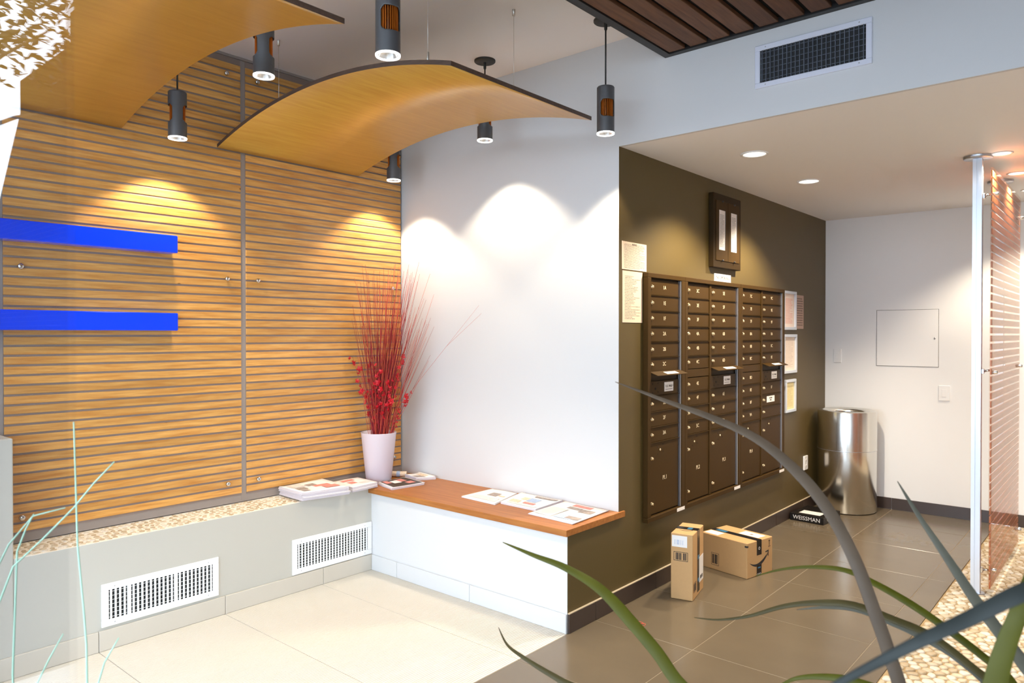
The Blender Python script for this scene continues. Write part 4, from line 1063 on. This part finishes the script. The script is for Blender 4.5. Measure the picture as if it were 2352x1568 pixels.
for f in ((0, 3, 2, 1), (4, 5, 6, 7), (2, 3, 7, 6), (0, 4, 7, 3)): fac.face([n + i for i in f])
struct(fac, 'reflection_blocker', 'dark_brick', 'added dark brick block, stepped to mask the sky reflected in the pane')
# street tree reflected in the glass
t = thing('street_tree', 'leafy street tree mirrored at the upper left of the window', 'tree', (-10.6, -1.75, -0.02))
tk = MB().tube([(0, 0, 0), (0.05, 0, 1.6), (-0.05, 0.05, 3.4), (0.05, 0.1, 5.2)], 0.13, 10, taper=.35)
for k in range(9):
    a = k * 2.4; z = 3.4 + k * .2; tk.tube([(0, 0.05, z), (0.5 * math.cos(a), 0.5 * math.sin(a), z + .35), (1.1 * math.cos(a), 1.1 * math.sin(a), z + .6)], 0.035, 6, taper=.3)
build(tk, 'trunk', 'bark', t)
lf = MB(); r = random.Random(5)
for k in range(1100):
    d = Vector((r.gauss(0, 1), r.gauss(0, 1), r.gauss(0, 1))).normalized() * (r.random() ** .45)
    p = Vector((0.5 + d.x * 1.35, -0.45 + d.y * 1.25, 5.6 + d.z * 1.2)); e = Euler((r.uniform(-.7, .7), r.uniform(-.7, .7), r.uniform(0, 6.28))).to_matrix(); s = r.uniform(.055, .10)
    b = len(lf.v)
    for (u, v, w_) in ((-1, 0, 0), (0, -.5, .12), (1.1, 0, -.1), (0, .5, .12)): lf.v.append(tuple(p + e @ Vector((u * s, v * s, w_ * s))))
    lf.face([b, b + 1, b + 2, b + 3])
tag(build(lf, 'foliage', 'tree_leaf', t), kind='stuff')
# solid blades added inside the pane to imitate reflected grass
t = thing('grass_reflection', 'thin pale green blades standing in for reflected grass at the lower left', 'grass', (-1.54, 0.48, 0.0))
BL = [
 [(-1.537, 0.093, 1.284), (-1.535, 0.092, 1.217), (-1.534, 0.091, 1.159), (-1.53, 0.09, 1.051), (-1.521, 0.083, 0.927), (-1.517, 0.08, 0.86), (-1.515, 0.08, 0.787), (-1.514, 0.081, 0.5), (-1.52, 0.09, 0)],
 [(-1.479, 0.043, 1.208), (-1.508, 0.069, 1.167), (-1.536, 0.094, 1.121), (-1.579, 0.132, 1.063), (-1.623, 0.17, 1.009), (-1.65, 0.2, 0.9), (-1.64, 0.2, 0.6), (-1.6, 0.16, 0)],
 [(-1.548, 0.105, 1.121), (-1.595, 0.145, 1.105), (-1.63, 0.175, 1.051), (-1.654, 0.197, 0.985), (-1.66, 0.21, 0.885), (-1.62, 0.16, 0)],
 [(-1.55, 0.109, 0.881), (-1.569, 0.126, 0.835), (-1.587, 0.142, 0.787), (-1.60, 0.15, 0.6), (-1.58, 0.14, 0)],
 [(-1.47, 0.04, 0.873), (-1.49, 0.058, 0.827), (-1.499, 0.066, 0.787), (-1.51, 0.08, 0.5), (-1.53, 0.1, 0)],
 [(-1.593, 0.144, 1.109), (-1.605, 0.154, 1.08), (-1.617, 0.165, 1.038), (-1.63, 0.17, 0.8), (-1.6, 0.15, 0)],
]
for i, pts in enumerate(BL):
    c = Vector(t.location); build(MB().tube([Vector((p[0], 0.6 - p[1], max(p[2], 0.002))) - c for p in pts], 0.0013, 5, taper=1.8), 'blade', 'grass', t)
